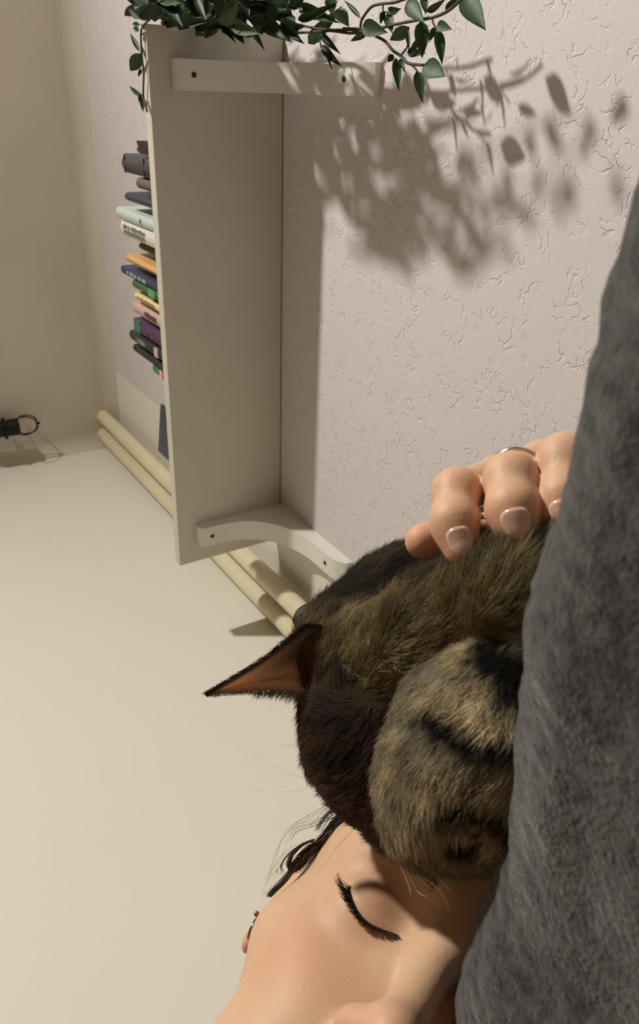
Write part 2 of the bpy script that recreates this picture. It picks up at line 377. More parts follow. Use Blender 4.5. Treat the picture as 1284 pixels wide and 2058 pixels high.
# small black figurine-like ornament
P = onY(277, 283, .45); Q = onY(279, 306, .45)
t = thing('ornament', ((P[0] + Q[0]) / 2, .46, ZB + .02), 'small black notched ornament beside the charcoal volume', 'ornament')
q = MB(); w0 = (P[0] + Q[0]) / 2; hz = P[2]; zb = ZB + .02; hw = abs(P[0] - Q[0]) / 2 + .001
q.extrude([(w0 - hw, zb), (w0 + hw, zb), (w0 + hw, hz - .012), (w0 + hw * .9, hz), (w0 + hw * .1, hz - .007), (w0 - hw * .5, hz + .0), (w0 - hw, hz - .014)], 'y', .447, .468)
q.build('body', mat('black_plastic', (44, 40, 36), .5), t)
q = MB(); q.box((w0 - hw - .002, .443, zb), (w0 + hw + .002, .472, zb + .006), .001); q.build('foot', mat('black_foot', (36, 34, 32), .5), t)

# ------------------------------------------------------------------ ceiling lamp with wire cages
m_iron = mat('blackened_iron', (32, 30, 28), .45, metal=.6)
tipc = pxw(79, 850, 2.02); axis = np.array([0, 1.0, -.03]); axis /= np.linalg.norm(axis)
hub = tipc - axis * .52
t = thing('ceiling_lamp', (hub[0], hub[1], ZC), 'black ceiling lamp arm ending in an empty wire cage', 'lamp')
q = MB(); q.lathe((hub[0], hub[1], ZC - .03), (0, 0, 1), [(0, .055), (.02, .06), (.03, .06)], 28); sm_auto(q.build('canopy', m_iron, t))
q = MB(); q.tube([(hub[0], hub[1], ZC - .03), (hub[0], hub[1], hub[2])], .007, 12); q.build('rod', m_iron, t)
q = MB(); q.lathe(hub - [0, 0, .02], (0, 0, 1), [(0, .02), (.005, .028), (.035, .028), (.04, .02)], 24); sm_auto(q.build('hub', m_iron, t))
def lamp_arm(ax):
    tip = hub + ax * .52; c0 = tip - ax * .060
    q = MB(); q.tube([hub, c0 - ax * .07], .007, 12); q.build('arm', m_iron, t)
    q = MB(); q.lathe(c0 - ax * .085, ax, [(0, .012), (.01, .021), (.055, .021), (.056, .028), (.062, .028), (.063, .021), (.092, .022), (.094, .018)], 24); so = sm_auto(q.build('socket', m_iron, t))
    q = MB(); n = 4
    u = np.cross(ax, [0, 0, 1.]); u /= np.linalg.norm(u); v = np.cross(ax, u)
    for k in range(n):
        an = math.pi * k / n + .35; dd = math.cos(an) * u + math.sin(an) * v
        P = [c0 + ax * (.004 + .050 * (1 - math.cos(s)) / 2) + dd * .027 * math.sin(s) ** .7 + dd * .011 * (1 - s / math.pi) for s in np.linspace(0.0, math.pi, 15)]
        P2 = [c0 + ax * (.004 + .050 * (1 - math.cos(s)) / 2) - dd * .027 * math.sin(s) ** .7 - dd * .011 * (1 - s / math.pi) for s in np.linspace(0.0, math.pi, 15)]
        if k % 2 == 0 : q.tube(P, .0017, 6); q.tube(P2, .0017, 6)
    q.lathe(tip - ax * .008, ax, [(0, .005), (.005, .004), (.011, .0015)], 10)
    q.build('wire_cage', m_iron, t)
lamp_arm(axis); lamp_arm(-axis)

# ------------------------------------------------------------------ hanging plant
m_stem = mat('plant_stem', (58, 54, 36), .6)
leafm = [mat('leaf_green_%s' % s, c, .5, c2, scale=60, spec=.3) for s, c, c2 in (('mid', (52, 82, 42), (38, 62, 32)), ('dark', (36, 58, 32), (26, 44, 24)), ('pale', (92, 124, 84), (62, 92, 58)))]
leaf_me = []
for k, m in enumerate(leafm):
    V = []; F = []; n = 7
    for i in range(n + 1):
        s = i / n; wd = (math.sin(math.pi * s ** .72) ** .9) * .5 * (1 - .15 * s) if 0 < i < n else .012
        z = -.10 * s * s; 
        V += [(-wd, s, z + .10 * wd), (0, s, z - .03), (wd, s, z + .10 * wd)]
    for i in range(n):
        a = 3 * i; F += [(a, a + 1, a + 4, a + 3), (a + 1, a + 2, a + 5, a + 4)]
    me = bpy.data.meshes.new('leaf'); me.from_pydata(V, [], F); me.materials.append(m); me.shade_smooth(); leaf_me.append(me)
ppos = np.array([.03, .53, ZB + .02])
plant = thing('trailing_plant', ppos, 'trailing green leafy plant spilling over the right end of shelf', 'plant')
nleaf = [0]; OKSH = False; rej = [0]
def shadow_ok(P):        # keep the shade on the wall within the patch the plant really shades
    t = (YW - P[1]) / (P[1] - LAMP[1]); S = P + (P - LAMP) * t; x, y = proj(S); 
    ok = y < 590 - max(0, x - 850) * .22 and (x < 1010 or y < 470) and x < 1290
    rej[0] += (not ok); return ok
def leaf(P, T, wd, k=None, nrm=None):
    P = np.array(P); T = np.array(T); y = T - P; L = np.linalg.norm(y); y = y / L
    if nrm is None: nrm = np.array([0, -1.0, 0.2]) + rng.normal(0, .45, 3)
    z = nrm - (nrm @ y) * y; z /= np.linalg.norm(z); x = np.cross(y, z)
    if OKSH and not shadow_ok(T): return
    o = bpy.data.objects.new('leaf', leaf_me[k if k is not None else random.choice([0, 0, 1, 1, 1, 2])]); C.objects.link(o); o.parent = plant
    mm = Matrix(((x[0]*wd, y[0]*L, z[0]*L, P[0]-ppos[0]), (x[1]*wd, y[1]*L, z[1]*L, P[1]-ppos[1]), (x[2]*wd, y[2]*L, z[2]*L, P[2]-ppos[2]), (0, 0, 0, 1)))
    o.matrix_local = mm; nleaf[0] += 1
def pleaf(b, t, wpx, Y=.44, k=None):
    P = onY(*b, Y); T = onY(*t, Y - .004); d = np.linalg.norm(P - O3)
    v = (O3 - P) / d; leaf(P, T, wpx / FPX * d, k, v + rng.normal(0, .12, 3))
vines = MB()
YV = lambda x: min(max(.395 + .00072 * (x - 294), .40), .568)      # how far out the shoots hang from the wall
def vine(pts, Y=None, r=.0016): 
    P = [onY(x, y, Y if Y else YV(x)) for i, (x, y) in enumerate(pts)]
    Q = []
    for i in range(len(P) - 1):
        p0, p1, p2, p3 = P[max(i-1, 0)], P[i], P[i+1], P[min(i+2, len(P)-1)]
        for s in (0, .25, .5, .75): Q.append(.5*((2*p1)+(-p0+p2)*s+(2*p0-5*p1+4*p2-p3)*s*s+(-p0+3*p1-3*p2+p3)*s**3))
    vines.tube(Q + [P[-1]], r, 6); return Q
vine([(470, 20), (540, 60), (600, 66), (660, 62), (705, 67), (735, 64), (760, 75), (775, 84), (790, 102), (805, 112), (820, 127), (851, 131)])
vine([(560, 40), (640, 58), (700, 60), (722, 60), (727, 40), (745, 15), (765, 8), (800, 3), (850, -20)])
vine([(690, 57), (730, 58), (765, 56), (790, 50), (830, 42), (870, 35), (900, 22), (925, 0), (940, -20)])
vine([(770, 8), (770, 22), (779, 25)], r=.001); vine([(868, 36), (871, 48), (878, 58), (883, 66)], r=.001)
vine([(805, 112), (818, 95), (820, 80), (822, 64)], r=.001); vine([(820, 127), (832, 135), (840, 146)], r=.001)
vine([(788, 0), (787, -15)], r=.001); vine([(640, 64), (642, 80), (646, 95)], r=.001)
for b_, t_, w_, k_ in [((930, -8), (972, 54), 36, 0), ((818, 2), (848, 42), 28, 0), ((851, 131), (890, 150), 36, 0), ((838, 142), (849, 204), 20, 0), ((795, 116), (801, 180), 17, 0),
    ((791, 110), (778, 125), 12, 1), ((803, 118), (815, 147), 8, 1), ((818, 104), (850, 107), 16, 1), ((846, 42), (849, 114), 27, 0), ((846, 78), (822, 104), 12, 1), ((818, 60), (822, 98), 9, 0),
    ((880, 60), (889, 126), 20, 0), ((874, 54), (862, 84), 12, 0), ((878, 49), (904, 58), 18, 0), ((779, 26), (787, 64), 19, 0), ((771, 22), (764, 48), 11, 1), ((780, 22), (802, 20), 15, 0),
    ((823, 55), (780, 84), 24, 0), ((728, 52), (771, 64), 28, 1), ((725, 38), (690, -4), 9, 1), ((642, 66), (679, 104), 13, 1), ((646, 92), (680, 130), 15, 1), ((650, 94), (668, 138), 7, 1),
    ((678, 19), (699, 49), 24, 2), ((619, 88), (680, 20), 24, 2), ((663, -8), (668, 28), 22, 0), ((858, 24), (892, 2), 13, 0), ((850, -8), (856, 26), 14, 0), ((895, 22), (925, -8), 14, 0),
    ((742, 62), (700, 86), 12, 0), ((600, 60), (560, 82), 14, 0), ((560, 50), (470, 78), 15, 1), ((440, 45), (378, 80), 15, 1), ((470, 60), (440, 66), 14, 0), ((500, 60), (530, 92), 13, 0), ((405, 60), (392, 75), 8, 1)]:
    pleaf(b_, t_, w_, YV(b_[0]) + random.uniform(-.008, .008), k_)
for b_, t_, w_, k_ in [((281, 38), (254, 14), 12, 1), ((281, 50), (263, 47), 8, 1), ((280, 62), (265, 55), 9, 1), ((281, 104), (260, 64), 9, 1), ((284, 108), (258, 147), 24, 0), ((284, 138), (277, 155), 7, 0),
    ((286, 192), (253, 173), 10, 1), ((286, 196), (287, 223), 10, 1), ((283, 190), (279, 205), 8, 1)]:
    pleaf(b_, t_, w_, .418, k_)
vine([(300, 40), (284, 60), (285, 110), (289, 150), (288, 192), (296, 225)], .4205, .0013)
# dense crown hanging off the shelf end
OKSH = True
for i in range(400):
    if nleaf[0] > 240: break
    x = random.uniform(275, 600); y = random.uniform(-75, 52 - max(0, (x - 560)) * .2)
    if x < 300: y = min(y, 36)
    an = random.gauss(.2, 1.1); L = random.uniform(38, 80)
    pleaf((x, y), (x + L * math.cos(an), min(y + L * math.sin(an) * .8, 84 if x > 400 else 46)), random.uniform(15, 29), random.uniform(.40, .55), random.choice([0, 0, 1, 1, 1]))
# trailing shoots further right (they throw the long shadows on the wall)
shoots = {}
tries = 0; sh_n = 0
def shadow_leaf(b_, t_, wd, Y0, Y1, force=False):
    """a leaf hanging where the lamp throws its shadow on the wall between two spots"""
    Sb, St = onY(*b_, YW), onY(*t_, YW)
    Pb = Sb + (LAMP - Sb) * ((YW - Y0) / (YW - LAMP[1])); Pt = St + (LAMP - St) * ((YW - Y1) / (YW - LAMP[1]))
    for Pp in (Pb, Pt, (Pb + Pt) / 2):
        px, py = proj(Pp)
        if not (py < -12 or (px < 600 and py < 30)): return False
    v = LAMP - Pb; leaf(Pb, Pt, wd, None, v / np.linalg.norm(v) + rng.normal(0, .35, 3))
    shoots.setdefault(int((Pb[0] + .2) / .07), []).append(Pb); return True
for b_, t_, wd in [((672, 480), (690, 592), .012), ((725, 455), (745, 562), .012), ((778, 460), (802, 572), .012), ((862, 440), (888, 552), .013), ((930, 410), (962, 505), .012), ((985, 470), (1024, 625), .011), ((640, 385), (657, 480), .012),
    ((1105, 235), (1128, 335), .017), ((1180, 235), (1188, 340), .016), ((1250, 190), (1235, 270), .015), ((1150, 350), (1130, 440), .015), ((1130, 390), (1112, 470), .013), ((1236, 340), (1252, 405), .014), ((1078, 340), (1090, 420), .014), ((1062, 430), (1068, 470), .013), ((1010, 330), (1035, 420), .014), ((1070, 265), (1060, 330), .013), ((1000, 380), (1030, 440), .013)]:
    for Yt in ((.50, .52), (.46, .49), (.42, .46), (.38, .43), (.34, .40)):
        if shadow_leaf(b_, t_, wd, *Yt): sh_n += 1; break
print('hand placed', sh_n)
while sh_n < 40 and tries < 9000:
    tries += 1
    sx = random.uniform(650, 985); sy = random.gauss(375 + (sx - 800) * .06, 62); hgt = random.uniform(55, 100)
    if sy < 235 or sy + hgt > 548 or sy - hgt * 0 < 235: continue
    if sx > 900 and random.random() < .35: continue
    Y0 = random.uniform(.38, .50)
    if shadow_leaf((sx, sy), (sx + random.gauss(14, 9), sy + hgt), random.uniform(.007, .012), Y0, min(Y0 + .035, .53)): sh_n += 1
for k, L in shoots.items():
    L.sort(key=lambda p: -p[2]); 
    if len(L) > 1:
        P = [L[0]] + [np.mean(L[max(0, i-1):i+2], 0) for i in range(1, len(L))]
        vines.tube([np.array([L[0][0] * .5 + .03, .49, ZB + .10])] + P, .0012, 5)
vo = vines.build('stems', m_stem, plant, True)
q = MB(); q.lathe((.02, .545, ZB + .02), (0, 0, 1), [(0, .032), (.003, .034), (.08, .044), (.086, .047), (.095, .047), (.095, .040), (.07, .038)], 28)
sm_auto(q.build('pot', mat('white_pot', (215, 210, 200), .5), plant))
print('leaves', nleaf[0], rej)
OKSH = False

# ------------------------------------------------------------------ bed, blanket, pillow
edge_px = [(1330, 200), (1284, 372), (1215, 610), (1150, 885), (1100, 1100), (1060, 1270), (1046, 1400), (1038, 1600), (1022, 1700), (992, 1770), (962, 1840), (940, 1900), (918, 1980), (908, 2058), (870, 2250)]
EZ = .10
ep = []
for x, y in edge_px:
    r = ray(x, y); r = r * (EZ / r[2]); ep.append((r[0], r[1]))
ep.sort(); ex = [p[0] for p in ep]; ey = [p[1] for p in ep]
nx, NP = 520, 96
xs = np.concatenate([np.linspace(-.84, -.46, 40, endpoint=False), np.linspace(-.46, .16, 420, endpoint=False), np.linspace(.16, 1.25, 61)])
rho = .034; ang = math.atan2(1.0, 1.29)
V = []
# cross-section: floor hem, front drop, rolled ridge, down to the mattress behind
def section(x):
    y = np.interp(x, ex, ey); th = math.atan2(EZ, y); c = (y + rho * math.sin(th), EZ - rho * math.cos(th))
    P = [(c[0] - rho - .055, -.43), (c[0] - rho - .030, -.2)]
    P += [(c[0] - rho - .018 * s ** 1.5, c[1] - .17 * s) for s in np.linspace(1, .02, 46)]
    P += [(c[0] - rho * math.cos(a), c[1] + rho * math.sin(a)) for a in np.linspace(0, math.pi * .75, 34)]
    e = P[-1]; P += [(e[0] + .16 * s, e[1] + (-.015 - e[1]) * (1 - (1 - s) ** 2.2)) for s in np.linspace(.08, 1, 12)]
    P += [(.555, -.015), (.555, -.03)]
    return P
secs = [section(x) for x in xs]; K = len(secs[0])
V = np.array([[(x, p[0], p[1] + CZ) for p in s] for x, s in zip(xs, secs)]).reshape(-1, 3)
idx = np.arange(len(xs) * K).reshape(len(xs), K)
F = np.stack([idx[:-1, :-1], idx[1:, :-1], idx[1:, 1:], idx[:-1, 1:]], -1).reshape(-1, 4)
dn = vnoise(V, 28, 3) * .0009 + vnoise(V, 70, 5) * .0008 + vnoise(V, 260, 6) * .0005
Vd = V.copy(); kk = np.tile(np.arange(K), len(xs)); msk = (kk > 2) & (kk < K - 3); Vd[msk, 1] -= dn[msk]; Vd[msk, 2] += dn[msk]
mb = bpy.data.materials.new('grey_wool'); mb.use_nodes = True; n = mb.node_tree.nodes; l = mb.node_tree.links; b = n['Principled BSDF']
b.inputs['Roughness'].default_value = 1; b.inputs['Specular IOR Level'].default_value = .1; b.inputs['Sheen Weight'].default_value = .25; b.inputs['Sheen Roughness'].default_value = .5
tc = n.new('ShaderNodeTexCoord'); n1 = n.new('ShaderNodeTexNoise'); n1.inputs['Scale'].default_value = 210; n1.inputs['Detail'].default_value = 3; n1.inputs['Roughness'].default_value = .6
n2 = n.new('ShaderNodeTexNoise'); n2.inputs['Scale'].default_value = 700; n2.inputs['Detail'].default_value = 3
l.new(tc.outputs['Object'], n1.inputs['Vector']); l.new(tc.outputs['Object'], n2.inputs['Vector'])
cr = n.new('ShaderNodeValToRGB'); cr.color_ramp.elements[0].position = .34; cr.color_ramp.elements[1].position = .68
cr.color_ramp.elements[0].color = (*lin((40, 41, 42)), 1); cr.color_ramp.elements[1].color = (*lin((78, 78, 77)), 1); l.new(n1.outputs['Fac'], cr.inputs[0]); l.new(cr.outputs[0], b.inputs['Base Color'])
bp = n.new('ShaderNodeBump'); bp.inputs['Strength'].default_value = .9; bp.inputs['Distance'].default_value = .0008
ad = n.new('ShaderNodeMath'); l.new(n1.outputs['Fac'], ad.inputs[0]); l.new(n2.outputs['Fac'], ad.inputs[1]); l.new(ad.outputs[0], bp.inputs['Height']); l.new(bp.outputs[0], b.inputs['Normal'])
blk = mesh('blanket', Vd, F, mb, None, True)
tag(blk, 'thick dark grey felted wool blanket rolled over the bed edge', 'blanket')
# fuzz along the blanket ridge
bed = thing('bed', (.2, .35, 0), 'bed under the grey blanket along the lilac wall', 'bed')
mbed = mat('bed_linen', (150, 148, 145), .9, scale=50)
q = MB(); q.box((-.82, .24, .30), (1.2, .55, .478), .03); q.build('mattress', mbed, bed)
q = MB(); q.box((-.84, .20, .16), (1.22, .56, .30), .01); q.build('bed_frame', mat('bed_wood', (140, 110, 80), .5, (118, 90, 62), scale=12), bed)
for x in (-.80, 1.14):
    for y in (.22, .49):
        q = MB(); q.box((x, y, 0), (x + .05, y + .05, .16)); q.build('leg', mat('leg_wood', (130, 100, 72), .5), bed)

# ------------------------------------------------------------------ the sleeping person
FO = np.array([0.0452, 0.1550, 0.2767])                       # bridge of the nose, metres from the camera
FB = np.array([[-0.77828896, 0.61618212, 0.12077201], [-0.47968993, -0.45936074, -0.74758631], [0.4051714, 0.63977129, -0.65309175]])
FB[:, 2] = FB[:, 2]; U_, S_, V_ = np.linalg.svd(FB); FB = U_ @ V_   # columns: towards upper ear, towards crown, out of the face
mm = .001
def fc(x, y, z): return FO + FB @ (np.array([x, y, z]) * mm)   # face millimetres -> camera metres
def head_sdf(P):
    q = ((P - FO) @ FB) / mm                                 # face frame, mm
    q = q.copy(); ax = np.abs(q[:, 0]); m = np.stack([ax, q[:, 1], q[:, 2]], 1)
    d = ell(m, (0, 32, -92), (74, 84, 92))
    d = smin(d, ell(m, (0, 42, -48), (62, 46, 44)), 24)      # forehead
    d = smin(d, ell(m, (0, -36, -68), (58, 64, 59)), 24)     # lower face
    d = smin(d, cap(m, (38, -24, -39), (55, -12, -64), 19, 14), 18)   # cheekbone
    d = smin(d, cap(m, (24, -46, -33), (30, -62, -38), 20, 20), 18)   # cheek
    d = smin(d, cap(m, (0, 15, -12), (36, 20, -22), 9, 10), 12)       # brow ridge
    d = smin(d, cap(m, (0, -88, -26), (18, -84, -34), 17, 17), 16)     # chin
    d = smin(d, cap(m, (12, -86, -36), (48, -58, -84), 12, 11), 16)    # jaw
    d = smax(d, -ell(m, (31, 4, -2), (20, 13, 13)), 12)      # orbit
    d = smin(d, ell(m, (31, -1, -23), (15, 13.5, 14)), 8)  # eyeball under the closed lids
    d = smin(d, cap(m, (0, 6, -8), (0, -36, 10.5), 6.6, 8.2), 9)          # nose bridge
    d = smin(d, ell(m, (0, -41, 15), (9, 9, 10)), 6)       # tip
    d = smin(d, ell(m, (11, -42, 2), (6.5, 7, 9)), 8)        # wing
    d = smin(d, cap(m, (0, -50, 2), (0, -57, -6), 5, 7), 7)
    d = smax(d, -ell(m, (6.5, -50.5, 4.5), (3.6, 3, 5.2)), 2)         # nostril
    d = smin(d, cap(m, (0, -62, -1), (17, -66, -12), 5, 2.5), 4)      # upper lip
    d = smin(d, cap(m, (0, -71, -2), (15, -68, -12), 5.4, 2.5), 4)    # lower lip
    # closed lid margin: fine groove along the lower edge of the eyeball
    gx = np.clip((m[:, 0] - 16) / 27, 0, 1); gy = -4 - 5.5 * np.sin(np.pi * gx) + 3.5 * gx
    dist = np.sqrt(((m[:, 1] - gy)) ** 2 + (np.clip(16 - m[:, 0], 0, 99) + np.clip(m[:, 0] - 43, 0, 99)) ** 2)
    d = d + 1.0 * np.exp(-(dist / 1.3) ** 2) * (m[:, 2] > -40)
    gy2 = 5 + 4.5 * np.sin(np.pi * np.clip((m[:, 0] - 14) / 36, 0, 1)); d2_ = np.sqrt((m[:, 1] - gy2) ** 2 + (np.clip(16 - m[:, 0], 0, 99) + np.clip(m[:, 0] - 48, 0, 99)) ** 2)
    d = d + .4 * np.exp(-(d2_ / 1.6) ** 2) * (m[:, 2] > -40)
    # ears
    e = ell(m - np.array([72, 12, -94.]), (0, 0, 0), (5, 28, 16)); e = smax(e, -ell(m, (79, 18, -90), (5, 17, 8)), 3)
    d = smin(d, e, 5); d = smin(d, ell(m, (71, -14, -88), (4, 8, 7)), 4)
    # neck
    d = smin(d, cap(q, (0, -70, -104), (0, -165, -116), 45, 50), 26)
    return d * mm
SH_U = fc(118, -215, -125); SH_L = fc(-135, -205, -120)       # shoulders
HANDC = {'wrist': cpx(1180, 1015, .385)}
fing = [  # knuckle, middle joint, last joint, tip with radii (mm)
    [((1000, 962, .312), 8.8), ((918, 988, .276), 7.1), ((912, 1050, .266), 7.2), ((929, 1100, .263), 6.6)],
    [((1085, 938, .312), 9.6), ((1026, 962, .270), 7.8), ((1030, 1022, .260), 7.9), ((1041, 1064, .258), 7.4)],
    [((1140, 940, .312), 10.5), ((1136, 926, .270), 8.3), ((1134, 1000, .260), 7.6), ((1130, 1050, .258), 7.2)],
    [((1195, 970, .322), 9.8), ((1208, 975, .280), 7.8), ((1205, 1030, .270), 7.2), ((1202, 1070, .266), 6.2)],
    [((1110, 1040, .352), 12.), ((985, 1080, .345), 9.5), ((915, 1078, .335), 8.8), ((850, 1088, .328), 7.6)]]
ELB = cpx(1560, 1560, .50); 
def hand_sdf(P):
    W = cpx(1185, 1030, .392); E = ELB
    d = cap(P, W, E, .023, .036)
    pal = None
    for f in fing[:4]:
        k = cap(P, cpx(*f[0][0]), W, f[0][1] * mm * 1.02, .016); pal = k if pal is None else smin(pal, k, .010)
    d = smin(d, pal, .014)
    fd = None
    for i, f in enumerate(fing):
        c = None
        for (a, ra), (b, rb) in zip(f[:-1], f[1:]):
            s = cap(P, cpx(*a), cpx(*b), ra * mm, rb * mm); c = s if c is None else smin(c, s, .006)
        c = smin(c, cap(P, cpx(*f[1][0]), cpx(*f[1][0]) + 1e-5, (f[1][1] + .15) * mm, (f[1][1] + .15) * mm), .004)
        if i == 4: c = smin(c, cap(P, W, cpx(*f[0][0]), .017, .013), .010)
        fd = c if fd is None else np.minimum(fd, c)
    return smin(d, fd, .003)
def body_sdf(P):
    d = head_sdf(P)
    nb = fc(0, -165, -112)
    d = smin(d, cap(P, SH_U, SH_L, .052, .052), .04)
    d = smin(d, cap(P, fc(60, -290, -130), fc(-60, -290, -130), .085, .085), .06)
    d = smin(d, cap(P, fc(45, -620, -150), fc(-45, -300, -130), .10, .10), .06)
    d = smin(d, cap(P, SH_L, ELB, .046, .036), .03)
    d = smin(d, hand_sdf(P), .02) if True else d
    e2 = fc(190, -440, -60)
    d = smin(d, cap(P, SH_U, e2, .046, .036), .03)
    return d
pts = np.array([fc(0, 125, -90), fc(0, -40, 30), fc(75, 0, -180), SH_U, SH_L, ELB, cpx(900, 900, .25), cpx(1200, 900, .4), fc(110, -715, -150), fc(-110, -715, -150), fc(190, -440, -60)])
person = thing('person', wpt(fc(0, -500, -150)), 'sleeping person with closed eyes and ear piercings, cheek pressed into the grey blanket', 'person')
# fine mesh for the head and the hand, coarse for the covered rest: one surface, sampled at 1.7 mm
V, F = nets(body_sdf, pts.min(0) - .07, pts.max(0) + .07, .0019, 6)
g = grad(body_sdf, V, 8e-4); V = V - g * body_sdf(V)[:, None] * .9
q = ((V - FO) @ FB) / mm
skin = np.tile(np.array(lin((204, 168, 136))), (len(V), 1)); 
def blend(col, a): 
    global skin
    a = np.clip(a, 0, 1)[:, None]; skin = skin * (1 - a) + np.array(lin(col)) * a
gs = lambda c, r: np.exp(-(((q - np.array(c)) / np.array(r)) ** 2).sum(1))
for sx in (1, -1):
    blend((206, 134, 112), .42 * gs((sx * 42, -30, -20), (20, 16, 40)))
    blend((196, 142, 116), .45 * gs((sx * 31, 2, -10), (18, 12, 25)))
    blend((206, 130, 112), .4 * gs((sx * 12, -44, 6), (7, 8, 10)))
    blend((214, 140, 120), .4 * gs((sx * 74, -15, -90), (10, 30, 25)))
blend((210, 140, 120), .35 * gs((0, -42, 20), (9, 9, 9)))
blend((186, 96, 88), .75 * np.exp(-(((np.abs(q[:, 0]) / 20) ** 4) + ((q[:, 1] + 66) / 8) ** 4 + ((q[:, 2] + 2) / 14) ** 2)))
for f in fing:   # rosy knuckles and tips
    for (c, r), a in ((f[1], .25), (f[3], .55)):
        blend((222, 130, 108), a * np.exp(-(((V - cpx(*c)) / .010) ** 2).sum(1)))
nz = vnoise(q, .12, 1) * .5 + vnoise(q, .4, 2) * .5
skin = skin * (1 + .035 * nz)[:, None]
m_skin = mat('skin', (220, 180, 150), .52, attr='col', sss=.08, bump=.00012, bscale=900, spec=.35)
skin_o = mesh('body', wpt(V), F, m_skin, person, True); set_col(skin_o, skin)
print('body', len(V))
m_hair = mat('dark_brown_hair', (50, 36, 28), .45, attr='col', spec=.4)
hcol = np.array(lin((56, 42, 34)))
def snap(P, off=0.):
    P = np.array(P, float)
    for _ in range(4):
        d = head_sdf(P); P = P - grad(head_sdf, P) * (d - off)[:, None]
    return P
# eyelashes and eyebrows as bent hairs
def facehair(name, roots, dirs, L, r, parent, K=6, bend=None, col=(34, 24, 20)):
    roots = np.array(roots); N = len(roots); P = np.zeros((N, K, 3)); s = np.linspace(0, 1, K)
    for i in range(N):
        d = dirs[i] / np.linalg.norm(dirs[i]); b = (bend[i] if bend is not None else np.zeros(3))
        for k in range(K): P[i, k] = roots[i] + d * L[i] * s[k] + b * L[i] * s[k] ** 2
    rad = np.tile(r * (1 - s * .75), (N, 1))
    return curves(name, wpt(P.reshape(-1, 3)).reshape(N, K, 3), rad, np.tile(np.array(lin(col)), (N, 1)), m_hair, parent)
for sx in (1, -1):
    n = 170; g_ = np.linspace(0.0, 1.0, n); X = 16.5 + 26.5 * g_; Y = -4 - 5.5 * np.sin(np.pi * g_) + 3.5 * g_
    base = snap(np.array([fc(sx * x, y, -8) for x, y in zip(X, Y)]), .0002)
    nrm = grad(head_sdf, base)
    fan = (g_ - .35) * 1.5
    dirs = [nrm[i] * .8 - FB[:, 1] * .75 + FB[:, 0] * sx * fan[i] + rng.normal(0, .17, 3) for i in range(n)]
    bend = [nrm[i] * .15 + FB[:, 1] * .55 for i in range(n)]
    L = (2.4 + 5.6 * g_ + rng.normal(0, .5, n)) * mm
    facehair('eyelashes', base, dirs, L, .0002, skin_o, bend=bend)
    # dark line where the lids meet
    mb_ = MB(); bb = snap(np.array([fc(sx * x, y, -8) for x, y in zip(X, Y)]), .0001)
    mb_.tube(list(wpt(bb)), [(.00016 + .00030 * math.sin(math.pi * t_) ** .6) for t_ in g_], 6); mb_.build('lid_line', mat('lid_line', (24, 15, 12), .8), skin_o)
    n = 260; t_ = rng.uniform(0, 1, n); bx = 12 + 42 * t_; by = 19 + 7.5 * np.sin(np.pi * np.clip(t_ * .72, 0, 1)) - 3 * t_ ** 3 * 1.5 + rng.normal(0, 2.0, n) * (1 - .65 * t_)
    base = snap(np.array([fc(sx * x, y, -5) for x, y in zip(bx, by)]), .0)
    nrm = grad(head_sdf, base); dirs = [nrm[i] * .3 + FB[:, 0] * sx * 1.0 + FB[:, 1] * (.35 - .6 * t_[i]) + rng.normal(0, .12, 3) for i in range(n)]
    facehair('eyebrow', base, dirs, rng.uniform(5, 8, n) * mm, .00014, skin_o, col=(84, 60, 44))
# scalp hair: roots above the hairline, combed back towards a loose bun
def hairline(qq):
    return qq[:, 1] - (58 - .0 * qq[:, 0]) + np.clip(-qq[:, 2] - 30, 0, 200) * .95
cand = V[(np.abs(q[:, 0]) < 90) & (q[:, 1] > -60) & (q[:, 1] < 130) & (q[:, 2] > -200) & (q[:, 2] < 10) & (np.abs(head_sdf(V)) < .002)]; cq = ((cand - FO) @ FB) / mm
ok = (hairline(cq) > 0) & (cq[:, 1] > -40) & ~((np.abs(cq[:, 0]) > 66) & (cq[:, 1] < 14) & (cq[:, 2] > -112)); cand = cand[ok]; cq = cq[ok]
sel = rng.choice(len(cand), min(15000, len(cand)), replace=False); R0 = cand[sel]; N = len(R0); K = 9
R0 = R0 + rng.normal(0, .0006, R0.shape)
target = fc(20, 40, -190); P = np.zeros((N, K, 3)); cur = R0.copy(); P[:, 0] = cur - grad(head_sdf, cur) * .0008
for k in range(1, K):
    nr = grad(head_sdf, cur); dv = target - cur; dv = dv - nr * (dv * nr).sum(1)[:, None]; dv /= np.linalg.norm(dv, axis=1)[:, None] + 1e-9
    cur = cur + dv * .0062; d = head_sdf(cur); cur = cur - grad(head_sdf, cur) * (d - .0012 * min(1, k / 3) - np.abs(rng.normal(0, .0004, N)))[:, None]; P[:, k] = cur
rad = np.tile(.00028 * (1 - .5 * np.linspace(0, 1, K) ** 2), (N, 1))
curves('hair', wpt(P.reshape(-1, 3)).reshape(N, K, 3), rad, hcol * rng.uniform(.6, 1.5, (N, 1)), m_hair, person)
